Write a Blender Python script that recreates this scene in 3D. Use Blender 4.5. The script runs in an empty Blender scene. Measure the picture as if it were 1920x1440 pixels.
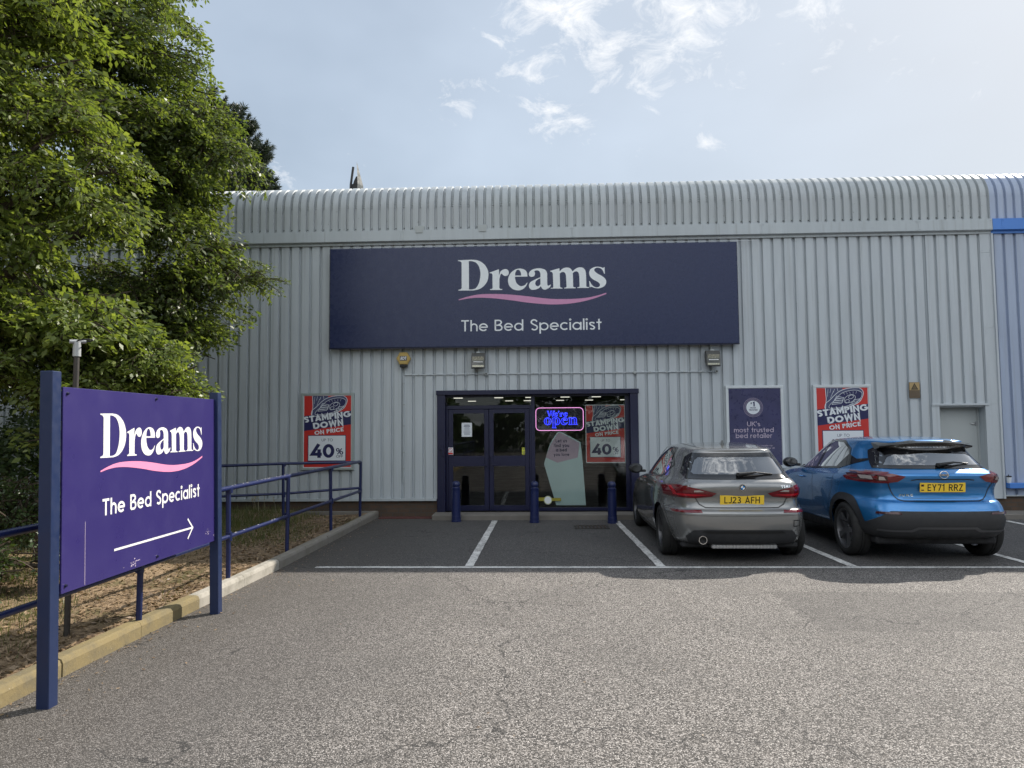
import bpy, bmesh, math, random
import numpy as np
from mathutils import Vector, Matrix, geometry
from mathutils.bvhtree import BVHTree
PI = math.pi
rnd = random.Random(11)
rng = np.random.default_rng(7)
scene = bpy.context.scene
COL = scene.collection

# ------------------------------------------------------------------ camera
YAW, PITCH, ROLL = 0.0405, 0.0611, 0.0083
f = Vector((-math.sin(YAW)*math.cos(PITCH), math.cos(YAW)*math.cos(PITCH), math.sin(PITCH)))
r = Vector((math.cos(YAW), math.sin(YAW), 0)); u = r.cross(f)
r2 = r*math.cos(ROLL) - u*math.sin(ROLL); u2 = u*math.cos(ROLL) + r*math.sin(ROLL)
cam_d = bpy.data.cameras.new('camera'); cam = bpy.data.objects.new('camera', cam_d); COL.objects.link(cam)
m = Matrix((r2, u2, -f)).transposed().to_4x4(); m.translation = (0, 0, 1.66); cam.matrix_world = m
cam_d.sensor_width = 36; cam_d.lens = 1322/1920*36; cam_d.clip_start = 0.05; cam_d.clip_end = 2000
scene.camera = cam
cy_ = scene.cycles; cy_.max_bounces = 6; cy_.diffuse_bounces = 3; cy_.glossy_bounces = 3; cy_.transmission_bounces = 3; cy_.transparent_max_bounces = 10; cy_.caustics_reflective = False; cy_.caustics_refractive = False; cy_.sample_clamp_indirect = 6

# ------------------------------------------------------------------ sun, sky, exposure
SUN = Vector((0.93, 0.823, 1.0)).normalized()
SUN_EL = math.asin(SUN.z); SUN_AZ = math.atan2(SUN.x, SUN.y)
sd = bpy.data.lights.new('sun', 'SUN'); sd.energy = 5.0; sd.angle = math.radians(0.55); sd.color = (1.0, 0.935, 0.845)
so = bpy.data.objects.new('sun', sd); COL.objects.link(so); so.rotation_euler = SUN.to_track_quat('Z', 'Y').to_euler()
so.location = (12, 20, 20)
W = bpy.data.worlds.new('World'); scene.world = W; W.use_nodes = True
nt = W.node_tree; N = nt.nodes; L = nt.links
bg = N['Background']; bg.inputs['Strength'].default_value = 0.08
sky = N.new('ShaderNodeTexSky'); sky.sky_type = 'NISHITA'; sky.sun_disc = False
sky.sun_elevation = SUN_EL; sky.sun_rotation = SUN_AZ
sky.air_density = 1.25; sky.dust_density = 1.0; sky.ozone_density = 1.2; sky.altitude = 50
def wn(t, **kw):
    n = N.new(t)
    for k, v in kw.items(): setattr(n, k, v)
    return n
def wmath(op, a, b=None, clamp=False):
    n = wn('ShaderNodeMath', operation=op, use_clamp=clamp)
    for i, v in enumerate((a, b)):
        if v is None: continue
        if hasattr(v, 'links'): L.new(v, n.inputs[i])
        else: n.inputs[i].default_value = v
    return n.outputs[0]
tc = wn('ShaderNodeTexCoord')
mp = wn('ShaderNodeMapping'); mp.inputs['Scale'].default_value = (1.0, 1.0, 1.7); L.new(tc.outputs['Generated'], mp.inputs['Vector'])
nz = wn('ShaderNodeTexNoise'); nz.inputs['Scale'].default_value = 17; nz.inputs['Detail'].default_value = 11; nz.inputs['Roughness'].default_value = 0.68; nz.inputs['Distortion'].default_value = 0.55
L.new(mp.outputs[0], nz.inputs['Vector'])
# where in the sky the cloud banks stand: direction, radius, weight
BANKS = [((0.055, 0.850, 0.523), 0.075, 1.0), ((0.16, 0.828, 0.537), 0.11, 1.1), ((0.10, 0.866, 0.485), 0.06, 0.85), ((-0.01, 0.862, 0.50), 0.06, 0.8), ((0.01, 0.905, 0.425), 0.05, 0.72), ((0.045, 0.914, 0.402), 0.045, 0.68),
         ((-0.099, 0.893, 0.438), 0.04, 0.68), ((0.335, 0.818, 0.468), 0.05, 0.72), ((0.30, 0.832, 0.462), 0.035, 0.58), ((0.222, 0.901, 0.374), 0.03, 0.6),
         ((0.42, 0.807, 0.416), 0.025, 0.55), ((-0.325, 0.887, 0.329), 0.03, 0.6)]
FILL_BANKS = [((-0.1, -0.75, 0.62), 0.75, 1.05), ((0.6, -0.6, 0.5), 0.5, 0.95), ((-0.8, -0.3, 0.5), 0.5, 0.95), ((0.1, -0.3, 0.95), 0.4, 0.8)]  # unseen bright banks behind the camera, added to fill the shaded facade
def banks(lst):
    acc = None
    for d, rad, wt in lst:
        dv = wn('ShaderNodeVectorMath', operation='DISTANCE'); L.new(tc.outputs['Generated'], dv.inputs[0]); dv.inputs[1].default_value = Vector(d).normalized()
        q = wmath('DIVIDE', dv.outputs['Value'], rad); q = wmath('MULTIPLY', q, q); q = wmath('MULTIPLY', q, -1.0)
        q = wmath('EXPONENT', q); q = wmath('MULTIPLY', q, wt)
        acc = q if acc is None else wmath('MAXIMUM', acc, q)
    return acc
def cover(acc, amt, cut, gain):
    mk = wmath('MULTIPLY', acc, amt); mk = wmath('ADD', mk, nz.outputs['Fac']); mk = wmath('SUBTRACT', mk, cut)
    return wmath('MULTIPLY', mk, gain, True)
def wmix(fac, a, b):
    x = wn('ShaderNodeMix', data_type='RGBA')
    for k, v in (('Factor', fac), ('A', a), ('B', b)):
        if hasattr(v, 'links'): L.new(v, x.inputs[k])
        else: x.inputs[k].default_value = v if isinstance(v, float) else (*v, 1)
    return x.outputs['Result']
# bright sky near the sun rolls off softly (thin high haze), then thin veil, then clouds, then the added fill banks
def wv(op, a, b):
    x = wn('ShaderNodeVectorMath', operation=op)
    for i, v in enumerate((a, b)):
        if hasattr(v, 'links'): L.new(v, x.inputs[i])
        else: x.inputs[i].default_value = v
    return x.outputs[0]
KS = 18.0
soft = wv('DIVIDE', wv('MULTIPLY', sky.outputs[0], (KS, KS, KS)), wv('ADD', sky.outputs[0], (KS, KS, KS)))
cir = wn('ShaderNodeTexNoise'); cir.inputs['Scale'].default_value = 2.6; cir.inputs['Detail'].default_value = 4
L.new(mp.outputs[0], cir.inputs['Vector'])
cr = wmath('SUBTRACT', cir.outputs['Fac'], 0.35); cr = wmath('MULTIPLY', cr, 0.7, True); cr = wmath('ADD', cr, 0.34)
c1 = wmix(cr, soft, (7.3, 8.5, 10.1))
sd_ = wn('ShaderNodeVectorMath', operation='DISTANCE'); L.new(tc.outputs['Generated'], sd_.inputs[0]); sd_.inputs[1].default_value = SUN
au = wmath('DIVIDE', sd_.outputs['Value'], 0.62); au = wmath('EXPONENT', wmath('MULTIPLY', wmath('MULTIPLY', au, au), -1.0)); au = wmath('MULTIPLY', au, 0.48)
c1 = wmix(au, c1, (8.6, 8.75, 8.9))
c2 = wmix(cover(banks(BANKS), 0.30, 0.655, 4.6), c1, (9.3, 9.5, 9.8))
c3 = wmix(cover(banks(FILL_BANKS), 0.45, 0.72, 4.0), c2, (17.0, 17.5, 18.0))
L.new(c3, bg.inputs['Color'])
vs = scene.view_settings; vs.view_transform = 'Standard'; vs.look = 'None'; vs.gamma = 1; vs.exposure = 0.45; vs.use_curve_mapping = False

# ------------------------------------------------------------------ helpers
def tag(o, label=None, cat=None, group=None, kind=None):
    if label: o['label'] = label
    if cat: o['category'] = cat
    if group: o['group'] = group
    if kind: o['kind'] = kind
    return o
def empty(name, loc, label, cat, group=None, rz=0.0):
    o = bpy.data.objects.new(name, None); COL.objects.link(o); o.location = loc; o.rotation_euler = (0, 0, rz)
    o.empty_display_size = 0.1
    return tag(o, label, cat, group)

class MB:
    """collects polygons; build() links them as one mesh object"""
    def __init__(s): s.v = []; s.f = []; s.m = []; s.cur = 0
    def add(s, vs, fs, mi=None):
        b = len(s.v); s.v += [tuple(p) for p in vs]; s.f += [tuple(i+b for i in q) for q in fs]; s.m += [s.cur if mi is None else mi]*len(fs); return s
    def box(s, x0, x1, y0, y1, z0, z1, mi=None, bev=0.0, M=None):
        b = bev
        if b <= 0:
            vs = [(x, y, z) for x in (x0, x1) for y in (y0, y1) for z in (z0, z1)]
            fs = [(0, 1, 3, 2), (4, 6, 7, 5), (0, 4, 5, 1), (2, 3, 7, 6), (0, 2, 6, 4), (1, 5, 7, 3)]
        else:
            vs = []; idx = {}
            for i, (sx, x) in enumerate(((1, x0), (-1, x1))):
                for j, (sy, y) in enumerate(((1, y0), (-1, y1))):
                    for k, (sz, z) in enumerate(((1, z0), (-1, z1))):
                        for a in range(3):
                            p = [x+sx*b, y+sy*b, z+sz*b]; p[a] = (x, y, z)[a]; idx[i, j, k, a] = len(vs); vs.append(tuple(p))
            fs = []
            for i in (0, 1):
                fs.append([idx[i, j, k, 0] for j, k in ((0, 0), (0, 1), (1, 1), (1, 0))]); fs.append([idx[j, i, k, 1] for j, k in ((0, 0), (0, 1), (1, 1), (1, 0))]); fs.append([idx[j, k, i, 2] for j, k in ((0, 0), (0, 1), (1, 1), (1, 0))])
            for i in (0, 1):
                for j in (0, 1):
                    fs.append([idx[i, j, 0, 0], idx[i, j, 1, 0], idx[i, j, 1, 1], idx[i, j, 0, 1]])
                    fs.append([idx[i, 0, j, 0], idx[i, 1, j, 0], idx[i, 1, j, 2], idx[i, 0, j, 2]])
                    fs.append([idx[0, i, j, 1], idx[1, i, j, 1], idx[1, i, j, 2], idx[0, i, j, 2]])
                    for k in (0, 1): fs.append([idx[i, j, k, 0], idx[i, j, k, 1], idx[i, j, k, 2]])
        if M is not None: vs = [M @ Vector(p) for p in vs]
        return s.add(vs, fs, mi)
    def tube(s, pts, rad, n=10, mi=None, caps=True, closed=False):
        pts = [Vector(p) for p in pts]; k = len(pts); vs = []; fs = []
        rad = rad if isinstance(rad, (list, tuple)) else [rad]*k
        ref = None
        for i, p in enumerate(pts):
            if closed: d = (pts[(i+1) % k]-pts[i-1])
            else: d = (pts[min(i+1, k-1)]-pts[max(i-1, 0)])
            d.normalize()
            if ref is None:
                ref = d.orthogonal().normalized()
            a = (ref - d*ref.dot(d)).normalized(); ref = a; b = d.cross(a)
            sc = 1.0
            for j in range(n):
                t = 2*PI*j/n; vs.append(p+(a*math.cos(t)+b*math.sin(t))*rad[i])
        m_ = k if closed else k-1
        for i in range(m_):
            for j in range(n):
                i2 = (i+1) % k; fs.append((i*n+j, i*n+(j+1) % n, i2*n+(j+1) % n, i2*n+j))
        if caps and not closed: fs.append(tuple(range(n))[::-1]); fs.append(tuple((k-1)*n+j for j in range(n)))
        return s.add(vs, fs, mi)
    def cyl(s, p0, p1, r0, r1=None, n=16, mi=None): return s.tube([p0, p1], [r0, r0 if r1 is None else r1], n, mi)
    def lathe(s, prof, n=20, c=(0, 0, 0), axis='z', mi=None, a0=0.0, a1=2*PI):
        vs = []; fs = []; full = abs(a1-a0-2*PI) < 1e-6; nn = n if full else n+1
        for (rr, h) in prof:
            for j in range(nn):
                t = a0+(a1-a0)*j/n; x, y = rr*math.cos(t), rr*math.sin(t)
                p = {'z': (x, y, h), 'x': (h, x, y), 'y': (x, h, y)}[axis]; vs.append((p[0]+c[0], p[1]+c[1], p[2]+c[2]))
        for i in range(len(prof)-1):
            for j in range(n):
                j2 = (j+1) % nn; fs.append((i*nn+j, i*nn+j2, (i+1)*nn+j2, (i+1)*nn+j))
        return s.add(vs, fs, mi)
    def prism(s, poly, y0, y1, mi=None, plane='xz', M=None):
        """poly in 2-D (convex or not, no holes), extruded along the third axis"""
        n = len(poly)
        mk = {'xz': lambda a, b, c: (a, c, b), 'xy': lambda a, b, c: (a, b, c), 'yz': lambda a, b, c: (c, a, b)}[plane]
        vs = [mk(a, b, y0) for a, b in poly]+[mk(a, b, y1) for a, b in poly]
        tri = geometry.tessellate_polygon([[Vector((a, b, 0)) for a, b in poly]])
        fs = [tuple(t) for t in tri]+[tuple(i+n for i in t[::-1]) for t in tri]+[(i, (i+1) % n, n+(i+1) % n, n+i) for i in range(n)]
        if M is not None: vs = [M @ Vector(p) for p in vs]
        return s.add(vs, fs, mi)
    def sheet(s, loops, fn, mi=None):
        """flat polygon (outer loop + holes) mapped to 3-D through fn(a, b)"""
        tri = geometry.tessellate_polygon([[Vector((a, b, 0)) for a, b in lp] for lp in loops])
        pts = [p for lp in loops for p in lp]
        return s.add([fn(a, b) for a, b in pts], [tuple(t) for t in tri], mi)
    def build(s, name, mats, parent=None, smooth=False, angle=35, fix=True):
        me = bpy.data.meshes.new(name); me.from_pydata([tuple(p) for p in s.v], [], s.f)
        mats = mats if isinstance(mats, (list, tuple)) else [mats]
        for mt in mats: me.materials.append(mt)
        if len(mats) > 1: me.polygons.foreach_set('material_index', s.m)
        if fix:
            bm = bmesh.new(); bm.from_mesh(me); bmesh.ops.recalc_face_normals(bm, faces=bm.faces); bm.to_mesh(me); bm.free()
        if smooth:
            me.polygons.foreach_set('use_smooth', [True]*len(me.polygons))
            me.set_sharp_from_angle(angle=math.radians(angle))
        o = bpy.data.objects.new(name, me); COL.objects.link(o)
        if parent is not None: o.parent = parent
        return o

def npmesh(name, V, F, mat, parent=None, smooth=False, mi=None, mats=None):
    """fast mesh from numpy arrays; F is (n,4) or (n,3)"""
    me = bpy.data.meshes.new(name); k = F.shape[1]
    me.vertices.add(len(V)); me.vertices.foreach_set('co', np.ascontiguousarray(V, np.float32).ravel())
    me.loops.add(F.size); me.loops.foreach_set('vertex_index', np.ascontiguousarray(F, np.int32).ravel())
    me.polygons.add(len(F)); me.polygons.foreach_set('loop_start', np.arange(0, F.size, k, dtype=np.int32)); me.polygons.foreach_set('loop_total', np.full(len(F), k, np.int32))
    for mt in (mats or [mat]): me.materials.append(mt)
    if mi is not None: me.polygons.foreach_set('material_index', np.ascontiguousarray(mi, np.int32))
    if smooth: me.polygons.foreach_set('use_smooth', np.ones(len(F), bool))
    me.update(calc_edges=True)
    o = bpy.data.objects.new(name, me); COL.objects.link(o)
    if parent is not None: o.parent = parent
    return o

# ------------------------------------------------------------------ materials
class NT:
    def __init__(s, name):
        s.m = bpy.data.materials.new(name); s.m.use_nodes = True; s.t = s.m.node_tree; s.b = s.t.nodes['Principled BSDF']; s.out = s.t.nodes['Material Output']
        s.tc = s.t.nodes.new('ShaderNodeTexCoord')
    def n(s, t, **kw):
        x = s.t.nodes.new(t)
        for k, v in kw.items():
            if k.startswith('i_'):
                x.inputs[k[2:].replace('_', ' ')].default_value = v
            else: setattr(x, k, v)
        return x
    def l(s, a, b): s.t.links.new(a, b)
    def noise(s, scale, detail=4, rough=.55, vec=None, stretch=None, dist=0.0):
        x = s.n('ShaderNodeTexNoise'); x.inputs['Scale'].default_value = scale; x.inputs['Detail'].default_value = detail; x.inputs['Roughness'].default_value = rough; x.inputs['Distortion'].default_value = dist
        v = vec or s.tc.outputs['Object']
        if stretch:
            mp = s.n('ShaderNodeMapping'); mp.inputs['Scale'].default_value = stretch; s.l(v, mp.inputs['Vector']); v = mp.outputs[0]
        s.l(v, x.inputs['Vector']); return x.outputs['Fac']
    def ramp(s, fac, stops):
        x = s.n('ShaderNodeValToRGB'); e = x.color_ramp.elements
        while len(e) < len(stops): e.new(0.5)
        for i, (p, c) in enumerate(stops):
            e[i].position = p; e[i].color = (c, c, c, 1) if isinstance(c, (int, float)) else (*c, 1)
        s.l(fac, x.inputs['Fac']); return x.outputs['Color']
    def mix(s, fac, a, b, blend='MIX'):
        x = s.n('ShaderNodeMix', data_type='RGBA', blend_type=blend)
        for k, v in (('Factor', fac), ('A', a), ('B', b)):
            if hasattr(v, 'links'): s.l(v, x.inputs[k])
            else: x.inputs[k].default_value = v if isinstance(v, (int, float)) else (*v, 1)
        return x.outputs['Result']
    def math(s, op, a, b=0.0, clamp=False):
        x = s.n('ShaderNodeMath', operation=op, use_clamp=clamp)
        for i, v in enumerate((a, b)):
            if hasattr(v, 'links'): s.l(v, x.inputs[i])
            else: x.inputs[i].default_value = v
        return x.outputs[0]
    def bump(s, h, strength=.3, dist=.01):
        x = s.n('ShaderNodeBump'); x.inputs['Strength'].default_value = strength; x.inputs['Distance'].default_value = dist
        s.l(h, x.inputs['Height']); s.l(x.outputs[0], s.b.inputs['Normal']); return x
    def base(s, c):
        if hasattr(c, 'links'): s.l(c, s.b.inputs['Base Color'])
        else: s.b.inputs['Base Color'].default_value = (*c, 1)
    def set(s, **kw):
        for k, v in kw.items():
            i = s.b.inputs[{'rough': 'Roughness', 'metal': 'Metallic', 'spec': 'Specular IOR Level', 'coat': 'Coat Weight', 'coatr': 'Coat Roughness', 'em': 'Emission Color', 'ems': 'Emission Strength', 'ior': 'IOR'}[k]]
            if hasattr(v, 'links'): s.l(v, i)
            else: i.default_value = (*v, 1) if isinstance(v, tuple) else v
        return s
def paint(name, c, rough=.45, metal=0., var=.12, scale=3., bump=.0, bscale=60., spec=.5, coat=0., streak=False):
    s = NT(name)
    nf = s.noise(scale, 6, .6, stretch=(1, 1, .15) if streak else None)
    lo = tuple(v*(1-var) for v in c); hi = tuple(min(1, v*(1+var*.6)) for v in c)
    s.base(s.mix(nf, lo, hi)) if var > 0 else s.base(c)
    s.set(metal=metal, spec=spec, coat=coat)
    rr = s.noise(scale*4, 3); s.set(rough=s.ramp(rr, [(0.3, max(.03, rough*.8)), (.7, min(1, rough*1.2))]))
    if bump > 0: s.bump(s.noise(bscale, 4), bump, .005)
    return s.m
def emis(name, c, st):
    s = NT(name); s.base(tuple(v*.2 for v in c)); s.set(em=c, ems=st, rough=.4); return s.m
def glass(name, tint=(.8, .85, .85), rough=0.0, refl=1.0):
    s = NT(name); t = s.t; t.nodes.remove(s.b)
    tr = s.n('ShaderNodeBsdfTransparent'); tr.inputs[0].default_value = (*tint, 1)
    gl = s.n('ShaderNodeBsdfGlossy'); gl.inputs['Roughness'].default_value = rough; gl.inputs['Color'].default_value = (1, 1, 1, 1)
    fr = s.n('ShaderNodeFresnel'); fr.inputs['IOR'].default_value = 1.6
    mx = s.n('ShaderNodeMixShader'); s.l(s.math('MULTIPLY', fr.outputs[0], refl, True), mx.inputs[0]); s.l(tr.outputs[0], mx.inputs[1]); s.l(gl.outputs[0], mx.inputs[2]); s.l(mx.outputs[0], s.out.inputs['Surface'])
    return s.m

def facade_mat(name, c, dirt=.25, sp0=.69, spa=.45):
    s = NT(name)
    st = s.noise(2.2, 8, .65, stretch=(3.0, 3.0, .35)); big = s.noise(.5, 5, .6)
    col = s.mix(s.ramp(st, [(.35, 0.), (.75, 1.)]), tuple(v*.86 for v in c), c)
    col = s.mix(s.math('MULTIPLY', s.ramp(big, [(.4, 0.), (.7, 1.)]), dirt), col, tuple(v*k for v, k in zip(c, (.82, .84, .80))))
    sx = s.n('ShaderNodeSeparateXYZ'); s.l(s.tc.outputs['Object'], sx.inputs[0]); fl = s.math('FLOOR', s.math('MULTIPLY', s.math('ADD', sx.outputs['X'], .45), 1.0076)); wn_ = s.n('ShaderNodeTexWhiteNoise', noise_dimensions='1D'); s.l(fl, wn_.inputs['W'])
    col = s.mix(s.math('MULTIPLY', wn_.outputs['Value'], .22), col, tuple(v*.70 for v in c))
    rs = s.noise(1.0, 6, .7, stretch=(14, 14, .22)); col = s.mix(s.math('MULTIPLY', s.ramp(rs, [(.54, 0.), (.72, 1.)]), .36), col, (.20, .20, .18))
    sp = s.n('ShaderNodeTexNoise'); sp.inputs['Scale'].default_value = 9; sp.inputs['Detail'].default_value = 10; sp.inputs['Roughness'].default_value = .8; s.l(s.tc.outputs['Object'], sp.inputs['Vector'])
    spots = s.ramp(sp.outputs['Fac'], [(sp0, 0.), (sp0+.07, 1.)])
    col = s.mix(s.math('MULTIPLY', spots, spa), col, (.12, .12, .11))
    s.base(col); s.set(rough=.42, spec=.4)
    return s.m
M = {}
M['clad'] = facade_mat('grey_cladding', (.545, .59, .625))
M['band'] = facade_mat('grey_flashing', (.50, .545, .57))
M['roofc'] = facade_mat('grey_roof_sheet', (.49, .525, .545), .5, .60, .6)
M['clad_b'] = facade_mat('blue_grey_cladding', (.41, .48, .62))
M['blue_band'] = paint('blue_flashing', (.07, .22, .62), .4)
M['navy'] = paint('navy_frame_paint', (.006, .008, .040), .35, var=.25)
M['rail'] = paint('blue_rail_paint', (.012, .020, .085), .33, var=.3, scale=9)
M['post'] = paint('blue_post_paint', (.013, .026, .080), .42, var=.2, scale=6)
M['purple'] = paint('purple_sign_face', (.034, .025, .135), .34, var=.14, scale=1.2)
M['signblue'] = paint('navy_fascia_face', (.016, .024, .078), .28, var=.05)
M['white'] = paint('white_vinyl', (.82, .82, .80), .4, var=.03)
M['signwhite'] = paint('fascia_letter_white', (.78, .82, .84), .4, var=.04)
M['pink'] = paint('pink_vinyl', (.85, .29, .48), .4, var=.03)
M['black'] = paint('black_plastic', (.012, .012, .013), .5, var=.2)
M['dark'] = paint('dark_interior', (.02, .02, .022), .8, var=.2)
M['steel'] = paint('galvanised_steel', (.50, .51, .52), .35, .8, var=.2, scale=12)
M['lgrey'] = paint('light_grey_paint', (.42, .45, .45), .45, var=.1)
M['red'] = paint('poster_red', (.55, .035, .03), .35, var=.05)
M['pnavy'] = paint('poster_navy', (.02, .022, .09), .35, var=.05)
M['pboot'] = paint('poster_slate', (.07, .08, .16), .35, var=.1)
M['pwhite'] = paint('poster_white', (.72, .76, .80), .35, var=.03)
M['alu'] = paint('poster_frame_aluminium', (.62, .66, .68), .35, .2, var=.06)
M['aludull'] = paint('poster_frame_dull', (.36, .41, .40), .4, .2, var=.06)
M['lilac'] = paint('poster_lilac_ink', (.50, .42, .52), .5, var=.03)
M['indigo'] = paint('poster_indigo', (.045, .045, .12), .3, var=.5, scale=4)
M['concrete'] = paint('worn_concrete', (.20, .185, .165), .9, var=.3, scale=4, bump=.4, bscale=80, spec=.2)
M['brick'] = None
def brick_mat():
    s = NT('brown_brick'); b = s.n('ShaderNodeTexBrick'); mp = s.n('ShaderNodeMapping'); mp.inputs['Rotation'].default_value = (PI/2, 0, 0)
    s.l(s.tc.outputs['Object'], mp.inputs['Vector']); s.l(mp.outputs[0], b.inputs['Vector'])
    b.inputs['Scale'].default_value = 1.0; b.inputs['Brick Width'].default_value = .215; b.inputs['Row Height'].default_value = .075; b.inputs['Mortar Size'].default_value = .008
    b.inputs['Color1'].default_value = (.11, .07, .05, 1); b.inputs['Color2'].default_value = (.15, .09, .06, 1); b.inputs['Mortar'].default_value = (.10, .09, .08, 1)
    s.base(s.mix(s.noise(6), b.outputs['Color'], (.07, .06, .05))); s.set(rough=.9, spec=.2); s.bump(b.outputs['Fac'], -.5, .005); return s.m
M['brick'] = brick_mat()

def asphalt_mat():
    s = NT('asphalt'); o = s.tc.outputs['Object']
    g = s.n('ShaderNodeTexVoronoi', feature='F1'); g.inputs['Scale'].default_value = 140; s.l(o, g.inputs['Vector'])
    sep = s.n('ShaderNodeSeparateColor'); s.l(g.outputs['Color'], sep.inputs[0])
    stone = s.ramp(sep.outputs[0], [(.0, (.035, .032, .030)), (.30, (.085, .078, .070)), (.55, (.26, .236, .216)), (.80, (.48, .44, .405)), (1., (.76, .71, .665))])
    edge = s.ramp(g.outputs['Distance'], [(.35, 1.), (.75, .35)])
    col = s.mix(1.0, stone, edge, 'MULTIPLY')
    fine = s.noise(260, 2); col = s.mix(s.math('MULTIPLY', fine, .22), col, (.05, .047, .045))
    big = s.noise(.55, 6, .65); col = s.mix(s.ramp(big, [(.38, .0), (.68, .42)]), col, (.085, .080, .074))
    mid = s.noise(2.5, 6, .7); col = s.mix(s.ramp(mid, [(.55, 0.), (.75, .3)]), col, (.20, .18, .155))
    # the building's shade over the bays, painted into the tarmac as a darker tone
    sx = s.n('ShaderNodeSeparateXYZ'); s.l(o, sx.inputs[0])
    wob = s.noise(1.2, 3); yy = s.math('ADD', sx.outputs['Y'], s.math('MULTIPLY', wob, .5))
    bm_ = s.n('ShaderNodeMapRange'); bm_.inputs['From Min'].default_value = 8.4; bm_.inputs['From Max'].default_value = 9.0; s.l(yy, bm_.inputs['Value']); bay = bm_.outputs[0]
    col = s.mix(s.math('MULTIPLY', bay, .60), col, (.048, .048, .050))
    # dark gutter staining beside the kerb, irregular
    gx = s.math('ADD', sx.outputs['X'], s.math('MULTIPLY', s.noise(1.1, 6, .7), 2.0)); gut = s.math('LESS_THAN', gx, -1.75)
    gs = s.n('ShaderNodeMapRange'); gs.inputs['From Min'].default_value = -.2; gs.inputs['From Max'].default_value = -1.9; s.l(gx, gs.inputs['Value'])
    col = s.mix(s.math('MULTIPLY', gs.outputs[0], .62), col, (.060, .052, .044))
    # an older reinstated strip to the right, oil drips, tyre-polished lanes
    def band(v, lo, hi, soft):
        a = s.n('ShaderNodeMapRange'); a.inputs['From Min'].default_value = lo-soft; a.inputs['From Max'].default_value = lo+soft; s.l(v, a.inputs['Value'])
        b_ = s.n('ShaderNodeMapRange'); b_.inputs['From Min'].default_value = hi+soft; b_.inputs['From Max'].default_value = hi-soft; s.l(v, b_.inputs['Value']); return s.math('MULTIPLY', a.outputs[0], b_.outputs[0])
    wy = s.math('ADD', sx.outputs['Y'], s.math('MULTIPLY', s.noise(3.5, 6, .7), .12)); wx = s.math('ADD', sx.outputs['X'], s.math('MULTIPLY', s.noise(3.0, 6, .7), .15))
    pt = s.math('MULTIPLY', band(wy, 5.95, 7.3, .03), band(wx, 2.35, 12.0, .04)); col = s.mix(s.math('MULTIPLY', pt, .38), col, (.07, .066, .062))
    pt2 = s.math('MULTIPLY', band(wy, -3, 8.35, .25), band(wx, -2.2, -.9, .35)); col = s.mix(s.math('MULTIPLY', pt2, .22), col, (.07, .066, .062))
    oil = s.ramp(s.noise(1.7, 3, .5, dist=1.2), [(.70, 0.), (.76, 1.)]); oilb = s.ramp(s.noise(.8, 2), [(.45, 0.), (.6, 1.)]); col = s.mix(s.math('MULTIPLY', s.math('MULTIPLY', oil, oilb), .55), col, (.035, .033, .032))
    trk = s.noise(.9, 5, .6, stretch=(1.0, .12, 1)); col = s.mix(s.math('MULTIPLY', s.ramp(trk, [(.56, 0.), (.66, 1.)]), .28), col, (.095, .088, .08))
    # pale scuffs
    scv = s.noise(4.2, 8, .75); sc2 = s.noise(.9, 2); scf = s.math('MULTIPLY', s.ramp(scv, [(.68, 0.), (.74, 1.)]), s.ramp(sc2, [(.5, 0.), (.65, 1.)]))
    col = s.mix(s.math('MULTIPLY', scf, .45), col, (.42, .39, .35))
    # hairline cracks
    vc = s.n('ShaderNodeTexVoronoi', feature='DISTANCE_TO_EDGE'); vc.inputs['Scale'].default_value = .42
    wv = s.n('ShaderNodeVectorMath', operation='ADD'); nn = s.n('ShaderNodeTexNoise'); nn.inputs['Scale'].default_value = 2.5; nn.inputs['Detail'].default_value = 6; s.l(o, nn.inputs['Vector'])
    ws = s.n('ShaderNodeVectorMath', operation='SCALE'); ws.inputs['Scale'].default_value = .7; s.l(nn.outputs['Color'], ws.inputs[0]); s.l(o, wv.inputs[0]); s.l(ws.outputs[0], wv.inputs[1]); s.l(wv.outputs[0], vc.inputs['Vector'])
    cmask = s.math('MULTIPLY', s.math('LESS_THAN', vc.outputs['Distance'], .0030), s.ramp(s.noise(.35, 2), [(.44, 0.), (.50, 1.)]))
    col = s.mix(s.math('MULTIPLY', cmask, .7), col, (.02, .02, .02))
    s.base(col); s.set(rough=.82, spec=.45)
    h = s.math('ADD', s.math('MULTIPLY', g.outputs['Distance'], -1.0), s.math('MULTIPLY', sep.outputs[1], .35))
    s.bump(h, .75, .006)
    return s.m
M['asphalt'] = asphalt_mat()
def line_mat():
    s = NT('worn_white_road_paint')
    n1 = s.noise(28, 8, .75); n2 = s.noise(3, 5, .6)
    wear = s.ramp(s.math('ADD', n1, s.math('MULTIPLY', n2, .5)), [(.68, 0.), (.94, 1.)])
    s.base(s.mix(wear, (.74, .73, .70), (.13, .125, .12))); s.set(rough=.8, spec=.3); s.bump(s.noise(120, 3), .4, .004); return s.m
M['line'] = line_mat()
def verge_mat():
    s = NT('dry_verge_soil'); a = s.noise(1.1, 6, .65); b = s.noise(22, 8, .75); c = s.noise(70, 4, .7)
    col = s.mix(b, (.12, .085, .055), (.46, .33, .21)); col = s.mix(s.ramp(c, [(.45, 0.), (.7, .8)]), col, (.40, .30, .19))
    col = s.mix(s.ramp(a, [(.50, 0.), (.66, .7)]), col, (.06, .075, .022))
    s.base(col); s.set(rough=.95, spec=.15); s.bump(b, .9, .03); return s.m
M['verge'] = verge_mat()
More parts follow.
